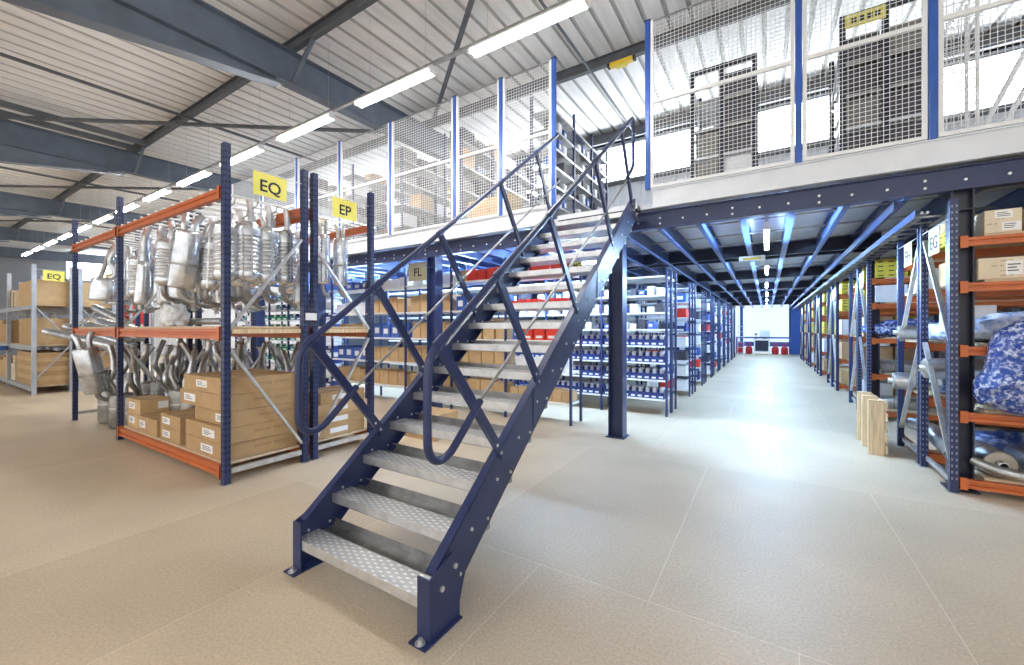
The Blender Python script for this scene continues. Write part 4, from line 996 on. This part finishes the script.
# first row beyond the stairs: navy bins seen past the steel column
row1 = [-1.45 - 1.15 * k for k in range(7)]
L1 = [.29, .62, .92, 1.21, 1.50, 1.79, 2.09]
for nm_, (ya, yb) in (('front', (7.30, 7.68)), ('rear', (7.74, 8.12))):
    shelving('blue small-parts shelving beyond the stair column, %s row of the pair' % nm_, row1, ya, yb, L1 + [2.42], 2.55)
for b in range(3):
    for lv, z in enumerate(L1):
        low = lv < 4
        n = 9 if low else (7 if b < 2 else 5)
        pitch = 1.08 / n
        for k in range(n):
            if not low and (k * 5 + lv * 3 + b) % 7 == 0: continue
            if low: kd, w, h = 'navy_bin', .114, .165
            else:
                kd = ('white_carton', 'white_carton', 'dark_carton', 'white_carton', 'blue_carton')[(k * 2 + lv + b) % 5]; w, h = .115, (.13, .10, .16)[(k + lv) % 3]
                if (k, lv, b) in ((1, 5, 0), (6, 4, 0), (2, 4, 1)): kd = 'red_carton'
            nm, ct_ = KN[kd]
            stock(kd, row1[b + 1] + .035 + pitch * k + (pitch - w) / 2, 7.31, z, w, .30, h, '%s beyond stair column, %s shelf up, %s aisle bay, %s from left' % (nm, ORD[lv], ORD[b], ORD[k]), ct_, '%ss beyond the stair column' % nm)
# further rows along the left of the aisle: their ends face the aisle
for r in range(8):
    y0 = 9.75 + 2.05 * r
    shelving('blue shelving on the left of the aisle, %s row after the bin row' % ORD[r], [-1.45, -2.6, -3.75], y0, y0 + .8, [.15, .48, .80, 1.12, 1.44, 1.76, 2.10, 2.42], 2.55, mid=True)
    for lv, z in enumerate([.15, .48, .80, 1.12, 1.44, 1.76, 2.10]):
        for k in range(3):
            kd = ('white_carton', 'navy_bin', 'white_carton', 'red_carton', 'dark_carton', 'blue_carton', 'white_carton')[(lv * 2 + k * 3 + r) % 7]
            nm, ct_ = KN[kd]
            stock(kd, -1.475 - .30 * (k + 1), y0 + .0, z, .25, .34, .2, '%s on %s aisle shelving row, %s shelf up, %s from aisle' % (nm, ORD[r], ORD[lv], ORD[k]), ct_, '%ss on the aisle shelving rows' % nm)
sl = MB()
lad = thing('step_ladder', 'pale step ladder leaning at the far end of the left shelving', 'ladder', (-1.3, 26.6, 0))
for x in (-1.40, -1.10): MB().bar((x, 26.4, 0), (x, 26.9, 1.8), .03, .06).build('ladder_rail', M['zinc'], lad)
for k in range(6): MB().bar((-1.40, 26.4 + .5 * (k + .5) / 6, 1.8 * (k + .5) / 6), (-1.10, 26.4 + .5 * (k + .5) / 6, 1.8 * (k + .5) / 6), .03, .03).build('rung', M['zinc'], lad)

# ------------------------------------------------------------------ orange-beamed racking on the right
RL = [.06, .665, 1.262, 1.84, 2.25]
def right_rack(label, y0, x1=4.1):
    t = thing('pallet_rack', label, 'rack', (2.7, y0, 0))
    for x in (1.455, x1):
        if x < 2:
            end_frame(t, x, y0, y0 + .88, 2.69, [(.25, 1.35), (1.35, 2.45)], 'navy', 'slotlt' if y0 < 9 else None, ('-y', '-x'), w=.058, d=.058)
            end_frame(t, x, y0 + .92, y0 + 1.80, 2.69, [(1.35, .25), (2.45, 1.35)], 'navy', 'slot' if y0 < 9 else None, ('-x',), w=.058, d=.058)
        else:
            end_frame(t, x, y0, y0 + .88, 2.69, [(.25, 1.35)], 'navy', None); end_frame(t, x, y0 + .92, y0 + 1.80, 2.69, [(1.35, .25)], 'navy', None)
    for z in RL:
        for yy, f in ((y0, -1), (y0 + .88, 1), (y0 + .92, -1), (y0 + 1.80, 1)):
            rack_beam(t, 1.484, x1 - .044, yy, z, .078, f)
        for yy in (y0, y0 + .92): MB().box(1.66 if (yy == y0) else 1.49, x1 - .05, yy + .055, yy + .825, z + .08, z + .105).build('shelf_board', M['board'], t)
    for yy in (y0, y0 + .92): MB().bar((1.455, yy + .07, .10), (1.475, yy + .81, .10), .03, .045).build('foot_tie', M['zinc'], t)
    return t
ZB = [z + .106 for z in RL]
Y1 = 5.305
right_rack('navy rack with orange beams at the right front, nearest the viewer', Y1)
G = 'cartons on the near right rack'
carton(1.66, 1.885, 5.36, 5.66, ZB[4], ZB[4] + .205, 'cream cardboard box with white labels, top shelf of the near right rack', mtl='cream', print_y=4, stickers=(('y', .28, .75, .62, .95), ('y', .46, .97, .08, .44)), tape=False)
carton(1.915, 2.35, 5.36, 5.66, ZB[4], ZB[4] + .19, 'second cream cardboard box at the right end of the top shelf', mtl='cream', print_y=4, stickers=(('y', .4, .9, .1, .5),), tape=False)
carton(1.62, 1.90, 5.36, 5.72, ZB[3], ZB[3] + .19, 'cream cardboard box with big white label, second shelf from the top', mtl='cream', print_y=4, stickers=(('y', .60, .96, .18, .82),), tape=False)
carton(1.94, 2.5, 5.36, 5.72, ZB[3], ZB[3] + .17, 'cream cardboard box at the right edge, second shelf from the top', mtl='cream', print_y=3, tape=False)
stock('yellow_carton', 1.56, 6.30, ZB[4], .30, .40, .26, 'yellow patterned carton on the top shelf beside the EH sign', 'carton', G)
stock('yellow_carton', 1.56, 5.74, ZB[4], .28, .36, .14, 'yellow patterned carton on the top shelf beside the EG sign, lower one', 'carton', G)
stock('brown_carton', 1.56, 5.74, ZB[4] + .142, .28, .36, .12, 'brown carton on top of the yellow one beside the EG sign', 'carton', G)
stock('brown_carton', 1.56, 5.78, ZB[3], .4, .34, .24, 'brown carton under the EG sign on the near right rack', 'carton', G)
stock('white_carton', 1.545, 6.62, ZB[3], .3, .34, .26, 'white carton under the EH sign on the near right rack', 'carton', G)
stock('white_carton', 1.545, 5.70, ZB[2] + .16, .3, .34, .20, 'white carton lying on film bundles behind the front post', 'carton', G)
# film bundles and bubble wrap
FB = 'film wrapped bundles on the near right rack'
blob('wrapped_bundle', (2.30, 5.68, ZB[2] + .145), (.66, .30, .15), 'film', 'milky film wrapped bundle on the middle shelf, right of the steel column', 'wrapped bundle', 1, .14, .95, group=FB)
blob('wrapped_bundle', (1.86, 6.60, ZB[2] + .10), (.30, .32, .12), 'film', 'milky film bundle on the middle shelf near the EH sign', 'wrapped bundle', 2, .14, .9, group=FB)
blob('wrapped_bundle', (1.80, 5.98, ZB[2] + .065), (.27, .16, .07), 'film', 'blue edged film bundle visible between the two front posts', 'wrapped bundle', 8, .14, .9, group=FB)
blob('wrapped_bundle', (2.35, 5.70, ZB[1] + .13), (.66, .30, .14), 'film', 'film wrapped bundle on the lower shelf behind the bubble wrap', 'wrapped bundle', 4, .14, .95, group=FB)
blob('wrapped_bundle', (1.85, 6.10, ZB[1] - .0 + .09), (.28, .13, .10), 'darkfilm', 'dark blue film bundle on the lower shelf beside the front post', 'wrapped bundle', 6, .12, .9, group=FB)
def draped(label):
    from mathutils import noise
    out = [(1.56, .93), (1.59, .84), (1.62, .875), (1.70, .80), (1.80, .765), (2.05, .74), (2.35, .73), (2.62, .80), (2.66, 1.1), (2.62, 1.42), (2.4, 1.58), (2.1, 1.63), (1.86, 1.60), (1.69, 1.47), (1.655, 1.37), (1.625, 1.15), (1.56, 1.03)]
    # subdivide the outline and dome it towards the viewer
    P = []
    for k in range(len(out)):
        a, b = out[k], out[(k + 1) % len(out)]
        for q in range(5): P.append((a[0] + (b[0] - a[0]) * q / 5, a[1] + (b[1] - a[1]) * q / 5))
    cx, cz = 2.12, 1.17; m = MB(); n = len(P); vs = []
    steps = [(1.0, 5.275), (1.0, 5.22), (.97, 5.17), (.90, 5.12), (.78, 5.08), (.62, 5.05), (.45, 5.035), (.25, 5.025), (.06, 5.02)]
    for s, y in steps:
        for k, (x, z) in enumerate(P):
            nz = noise.noise(Vector((x * 5, z * 5, s * 3))) * .035 + (abs(noise.noise(Vector((x * 4 + z * 3, z * 5, s * 2)))) - .2) * .09 + noise.noise(Vector((x * 14, z * 14, s * 9))) * .014
            vs.append((cx + (x - cx) * s, y + (nz if s < 1 else 0), cz + (z - cz) * s))
    fs = [(i * n + (k + 1) % n, i * n + k, (i + 1) * n + k, (i + 1) * n + (k + 1) % n) for i in range(len(steps) - 1) for k in range(n)]
    m.add(vs, fs, 0, True); m.add(vs[:n], [list(range(n))], 0); m.add(vs[-n:], [list(range(n))[::-1]], 0)
    o = m.build('bubble_wrap_bundle', M['bubble'], org=(2.1, 5.2, .74)); tag(o, label, 'bubble wrap')
draped('big blue bubble wrap bundle bulging out over the orange beam at right')
# silencers lying on the lower shelves
LY = 'silencers lying on the near right rack'
put('lying', (1.43, 6.03, ZB[1] + .20 - .0), (0, 0, 4), 'lying silencer with tan end and outlet, between the two front posts', 'silencer', LY, (1.0, 1.05, 1.05))
put('lying', (1.33, 6.80, ZB[1] - .03 + .015), (0, 0, -3), 'lying silencer with tan end jutting out beside the middle post', 'silencer', LY, (1.0, 1.0, 1.0))
put('lying', (1.42, 7.0, ZB[2] + .0), (0, 0, 0), 'lying silencer with dark outlet on the middle shelf beside the back post', 'silencer', LY, (1.0, .85, .85))
put('lying', (1.62, 6.45, ZB[1]), (0, 0, 20), 'lying silencer behind the jutting one, deeper in the rack', 'silencer', LY)
for k, (x, rz, sc) in enumerate(((1.77, 96, 1.15), (2.08, 92, 1.1), (2.40, 88, 1.15))):
    put('lying', (x, 5.40 + .02 * k, ZB[0]), (0, 0, rz), 'big lying silencer facing the viewer on the bottom shelf, %s from the column' % ORD[k], 'silencer', LY, (1.1, sc, sc))
for k, (pts, r_, lb) in enumerate((
        ([(1.60, 5.42, .30), (1.72, 5.34, .255), (1.86, 5.27, .24), (1.93, 5.22, .235)], .040, 'open ended tail pipe sticking out over the bottom orange beam'),
        ([(1.56, 7.0, .32), (1.60, 6.6, .34), (1.58, 6.2, .30), (1.60, 5.85, .23)], .075, 'pale thick exhaust pipe along the bottom shelf beside the posts'),
        ([(2.1, 5.62, .52), (2.3, 5.5, .50), (2.5, 5.42, .42), (2.75, 5.4, .40)], .04, 'bent pipe over the silencers on the bottom shelf'))):
    t = thing('exhaust_pipe', lb, 'exhaust pipe', pts[0]); q = smooth_path(pts, 4); d = (q[-1] - q[-2]).normalized()
    MB().tube(q, r_, 14).build('pipe_wall', M['alupipe'], t); MB().tube([q[-1] - d * .002, q[-1] + d * .003], r_ * .8, 12).build('pipe_bore', M['black'], t)
blob('wrapped_bundle', (2.36, 6.05, ZB[0] + .16), (.66, .16, .17), 'darkfilm', 'dark film bundle behind the silencers on the bottom shelf', 'wrapped bundle', 9, .16, .95, group=FB)


# pallet collar leaning in front of the rack side
pw = thing('wooden_pallet', 'pale wooden pallet standing on edge in front of the right rack posts', 'pallet', (1.12, 6.8, 0))
for y, x0 in ((6.40, 1.03), (6.80, 1.035), (7.16, 1.04)): MB().cbox(x0, x0 + .15, y, y + .045, 0, .655, .004).build('bearer', M['wood'], pw)
for k in range(5): MB().cbox(1.185, 1.207, 6.385, 7.22, .03 + .127 * k, .125 + .127 * k, .003).build('slat', M['wood'], pw)
# further rows
for r in range(6):
    y0 = 8.95 + 3.6 * r
    if y0 > 26: break
    right_rack('navy rack with orange beams on the right, %s row along the aisle' % ORD[r + 1], y0, 3.6)
    for half, dy in ((0, .05), (1, .98)):
        for lv in range(5):
            for k in range(2):
                kd = 'yellow_carton' if (lv in (2, 3, 4) and (k + half + r + lv) % 4 != 3) else ('white_carton' if (lv + r + k) % 3 == 0 else 'brown_carton')
                if r == 0 and half == 0 and lv < 3: continue
                nm, ct_ = KN[kd]; h = (.34, .40, .36, .28, .30)[lv]
                stock(kd, 1.54 + .43 * k, y0 + dy, ZB[lv], .40, .62, h, '%s on %s right rack, %s half, %s shelf up, %s from aisle' % (nm, ORD[r + 1], ['front', 'back'][half], ORD[lv], ORD[k]), ct_, '%ss on the right racks along the aisle' % nm)
    sg = sign('small white row sign, %s along the right of the aisle' % ORD[r], '', (1.42, y0 + .44, 2.36), '-x', .32, .26, .1, 'label')
    sg['group'] = 'white row signs on the right'
blob('wrapped_bundle', (1.98, 9.25, ZB[2] + .14), (.52, .26, .15), 'bubble', 'blue bubble wrap bundle on the second right rack, middle shelf', 'wrapped bundle', 12, .2, .95)
put('lying', (1.62, 9.25, ZB[1]), (0, 0, 8), 'lying silencer on the second right rack, lower shelf', 'silencer', None)
put('lying', (1.62, 9.25, ZB[0]), (0, 0, -6), 'lying silencer on the second right rack, bottom shelf', 'silencer', None)
blob('wrapped_bundle', (2.5, 9.3, ZB[1] + .12), (.35, .25, .13), 'film', 'milky film bundle on the second right rack, lower shelf', 'wrapped bundle', 14, .2, .95)

# ------------------------------------------------------------------ far end of the aisle
gr = thing('guard_rail', 'blue horizontal guard rail across the door at the aisle end', 'guard rail', (-.2, YE - .3, 0))
for x in (-1.6, 1.2): MB().box(x - .04, x + .04, YE - .34, YE - .26, 0, 1.0).build('rail_post', M['blue'], gr)
MB().box(-1.64, 1.24, YE - .36, YE - .24, .93, 1.02).build('top_rail', M['blue'], gr)
MB().box(-1.64, 1.24, YE - .33, YE - .27, .45, .72).build('kick_panel', M['bluecarton'], gr)
wb = thing('work_cart', 'white framed cart with dark blue front at the aisle end', 'cart', (-.25, YE - .95, 0))
for x in (-.62, .12):
    for y in (YE - 1.2, YE - .7): MB().box(x - .03, x + .03, y - .03, y + .03, 0, .9).build('leg', M['white'], wb)
MB().box(-.68, .18, YE - 1.25, YE - .65, .88, .92).build('worktop', M['shelf'], wb)
MB().box(-.58, .08, YE - 1.2, YE - .7, .2, .82).build('cabinet', M['navydk'], wb); MB().box(-.66, .16, YE - 1.22, YE - .68, .13, .17).build('lower_shelf', M['white'], wb)
mo = thing('monitor', 'white backed monitor standing on the cart at the aisle end', 'monitor', (-.1, YE - .95, .92))
MB().cbox(-.36, .16, YE - .98, YE - .93, 1.03, 1.42, .01).build('screen', M['white'], mo); MB().box(-.13, -.07, YE - .96, YE - .93, .935, 1.04).build('stand', M['black'], mo); MB().box(-.22, .02, YE - 1.03, YE - .87, .92, .935).build('base', M['black'], mo)
sc_ = thing('hand_scanner', 'small dark scanner on a stand left of the monitor', 'scanner', (-.55, YE - .9, .92))
MB().box(-.62, -.48, YE - .97, YE - .83, .92, .935).build('base', M['black'], sc_); MB().box(-.565, -.535, YE - .92, YE - .88, .935, 1.15).build('stand', M['black'], sc_); MB().cbox(-.62, -.48, YE - .96, YE - .86, 1.15, 1.24, .01).build('scanner_head', M['navydk'], sc_)
for k, x in enumerate((-1.42, -.92, .42, .88)):
    t = thing('gas_cylinder', 'squat red gas cylinder in front of the door, %s from the left' % ORD[k], 'gas cylinder', (x, YE - .75, 0), 'red gas cylinders at the aisle end')
    m = MB(); yy = YE - .75
    m.tube([(x, yy, 0), (x, yy, .03), (x, yy, .06), (x, yy, .34), (x, yy, .42), (x, yy, .46)], [.13, .16, .18, .18, .13, .05], 16, ref=(1, 0, 0)); m.build('cylinder_body', M['redgas'], t)
    for s in (-1, 1): MB().box(x + s * .10 - .02, x + s * .10 + .02, yy - .03, yy + .03, .40, .62).build('guard_strut', M['redgas'], t)
    MB().box(x - .12, x + .12, yy - .03, yy + .03, .60, .65).build('guard_handle', M['redgas'], t)

# ------------------------------------------------------------------ stock on the mezzanine
ZM = 3.085
def side_shelving(label, x0, x1, ys, levels, ht):
    t = thing('shelving_unit', label, 'shelving', ((x0 + x1) / 2, ys[0], ZM))
    for y in ys:
        for x in (x0, x1): MB().box(x - .018, x + .018, y - .018, y + .018, ZM, ZM + ht).build('upright', M['shelfblue'], t)
    for a, b in zip(ys, ys[1:]):
        for z in levels: MB().box(x0 - .012, x1 + .012, a + .02, b - .02, ZM + z - .035, ZM + z).build('shelf', M['zincdk'], t)
LU = [.10, .40, .70, 1.0, 1.3, 1.6, 1.9]
side_shelving('open blue shelving on the mezzanine just left of the stair opening', -3.22, -2.85, [5.75, 6.6, 7.45, 8.3], LU, 2.15)
for lv in range(6):
    for k in range(12):
        if (k * 7 + lv * 5) % 11 == 0: continue
        y = 5.80 + .207 * k
        if min(abs(y + .08 - q) for q in (6.6, 7.45)) < .11: continue
        kd = ('white_carton', 'blue_carton', 'white_carton', 'dark_carton')[(k + lv * 3) % 4]
        nm, ct_ = KN[kd]
        o = stock(kd, -2.9, y, ZM + LU[lv], .12, .16, (.18, .14, .20)[(k + lv) % 3], '%s on shelving by stair opening, %s shelf up, %s from front' % (nm, ORD[lv], ORD[k]), ct_, '%ss on the mezzanine shelving by the stairs' % nm)
        o.rotation_euler = (0, 0, R(90)); o.location = (-2.87, y + .08, ZM + LU[lv])
for r, x in enumerate((-4.75, -6.3, -7.85, -9.4)):
    side_shelving('mezzanine shelving behind the mesh fence, %s row left of the stair opening' % ORD[r], x - .4, x, [5.85, 6.85, 7.85, 8.85], [.10, .55, 1.0, 1.45, 1.9], 2.1)
    for lv in range(5):
        for k in range(6):
            if (k * 5 + lv * 3 + r) % 7 == 0: continue
            if k in (2, 4) and False: continue
            kd = ('grey_carton', 'dark_carton', 'brown_carton', 'grey_carton', 'white_carton', 'dark_carton', 'grey_carton')[(k * 2 + lv * 3 + r) % 7]; nm, ct_ = KN[kd]
            y = 5.90 + .5 * k
            o = stock(kd, x, y, ZM + [.10, .55, 1.0, 1.45, 1.9][lv], .38, .32, (.34, .26, .20)[(k + lv) % 3], '%s behind mesh, %s shelving from stairs, %s shelf up, %s from front' % (nm, ORD[r], ORD[lv], ORD[k]), ct_, '%ss on the mezzanine shelving behind mesh' % nm)
            o.rotation_euler = (0, 0, R(90)); o.location = (x - .02, y + .20, ZM + [.10, .55, 1.0, 1.45, 1.9][lv])
for k in range(3):
    carton(-4.28, -3.42, 5.46, 5.78, ZM + .19 * k, ZM + .19 * (k + 1) - .002, 'long brown box behind the mesh beside the stair opening, %s of three' % ['lowest', 'middle', 'topmost'][k], mtl='card2', group='long brown boxes behind the mesh')
# racks on the right part of the mezzanine
def tall_rack(label, xs, y0, y1, ht, levels, brace=True):
    t = thing('tall_rack', label, 'rack', ((xs[0] + xs[-1]) / 2, y0, ZM))
    for x in xs:
        for y in (y0, y1): MB().box(x - .03, x + .03, y - .03, y + .03, ZM, ZM + ht).build('upright', M['navydk'], t)
        if brace:
            for k in range(int(ht / .5)):
                a, b = (y0, y1) if k % 2 == 0 else (y1, y0)
                MB().bar((x, a, ZM + .1 + k * .5), (x, b, ZM + .6 + k * .5), .02, .03, up=(1, 0, 0)).build('brace', M['zinc'], t)
    for a, b in zip(xs, xs[1:]):
        for z in levels: MB().box(a + .03, b - .03, y0, y1, ZM + z - .04, ZM + z).build('shelf', M['shelf' if z < 1.2 else 'zincdk'], t)
    MB().box(xs[0] - .02, xs[-1] + .02, y0 - .025, y0 + .025, ZM + ht - .06, ZM + ht).build('top_tie', M['navydk'], t)
    return t
LT = [.12, .52, .92, 1.32, 1.72]
tall_rack('tall dark rack on the mezzanine right of the stair opening', [-.93, -.55, -.14], 6.50, 7.30, 2.18, LT)
for lv in range(5):
    for k, (x, w) in enumerate(((-.89, .30), (-.51, .33))):
        kd = 'grey_carton' if k == 0 else 'dark_carton'
        if (lv, k) == (1, 1): kd = 'white_carton'
        if (lv, k) in ((4, 0), (3, 0)): continue
        nm, ct_ = KN[kd]
        stock(kd, x, 6.54, ZM + LT[lv], w, .6, .33, '%s in tall rack right of stair opening, %s shelf up, %s column' % (nm, ORD[lv], ['left', 'right'][k]), ct_, 'cartons in the tall mezzanine rack')
tall_rack('wide dark rack on the mezzanine near the right edge', [.80, 1.20, 1.60], 6.50, 7.5, 2.3, LT)
for lv in range(5):
    for k, (x, w) in enumerate(((.84, .32), (1.24, .32))):
        kd = [['grey_carton', 'dark_carton'], ['dark_carton', 'dark_carton'], ['grey_carton', 'dark_carton'], ['dark_carton', 'dark_carton'], ['dark_carton', 'grey_carton']][lv][k]
        nm, ct_ = KN[kd]
        stock(kd, x, 6.54, ZM + LT[lv], w, .7, .32, '%s in wide right mezzanine rack, %s shelf up, %s from left' % (nm, ORD[lv], ORD[k]), ct_, 'cartons in the wide mezzanine rack')
yb = thing('notice_board', 'yellow board with dark printed blocks on the wide mezzanine rack', 'board', (1.02, 6.45, 5.20))
MB().box(.82, 1.20, 6.45, 6.46, 5.20, 5.36).build('board_panel', M['sign'], yb)
m = MB()
for k, x in enumerate((.88, .95, 1.03, 1.10)): m.box(x, x + .05, 6.447, 6.45, 5.25, 5.31)
m.build('print', M['ink'], yb)
for k in range(6):
    a = Vector((1.66 + .13 * k, 5.92 + .03 * k, ZM + .01)); b = a + Vector((.62, .12, 1.45 - .12 * k))
    o = MB().bar(a, b, .05, .03).build('steel_profile', M['white'], org=a); tag(o, 'white steel profile leaning on the right edge of the mezzanine, %s from the left' % ORD[k], 'steel profile', 'leaning white profiles')
t = thing('wire_basket', 'tall white wire basket behind the right mesh panel', 'basket', (1.55, 5.6, ZM))
bx0, bx1, by0, by1 = 1.40, 1.66, 5.50, 5.76
for x in (bx0, bx1):
    for y in (by0, by1): MB().box(x - .01, x + .01, y - .01, y + .01, ZM, ZM + 1.6).build('corner_post', M['white'], t)
wm = MB(); z = ZM + .05
while z < ZM + 1.58:
    for y in (by0, by1): wm.box(bx0, bx1, y - .003, y + .003, z, z + .006)
    for x in (bx0, bx1): wm.box(x - .003, x + .003, by0, by1, z, z + .006)
    z += .08
for k in range(5):
    for y in (by0, by1): wm.box(bx0 + .052 * k - .002, bx0 + .052 * k + .002, y - .003, y + .003, ZM + .05, ZM + 1.56)
wm.build('wire_grid', M['white'], t)
# ------------------------------------------------------------------ light and view
wd = bpy.data.worlds.new('world'); SC.world = wd; wd.use_nodes = True
bg = wd.node_tree.nodes['Background']; bg.inputs['Color'].default_value = (1.0, 0.98, 0.95, 1); bg.inputs['Strength'].default_value = 0.85
drop_protos()
vs = SC.view_settings; vs.view_transform = 'Standard'; vs.look = 'None'; vs.gamma = 1; vs.exposure = 0.80; vs.use_curve_mapping = False
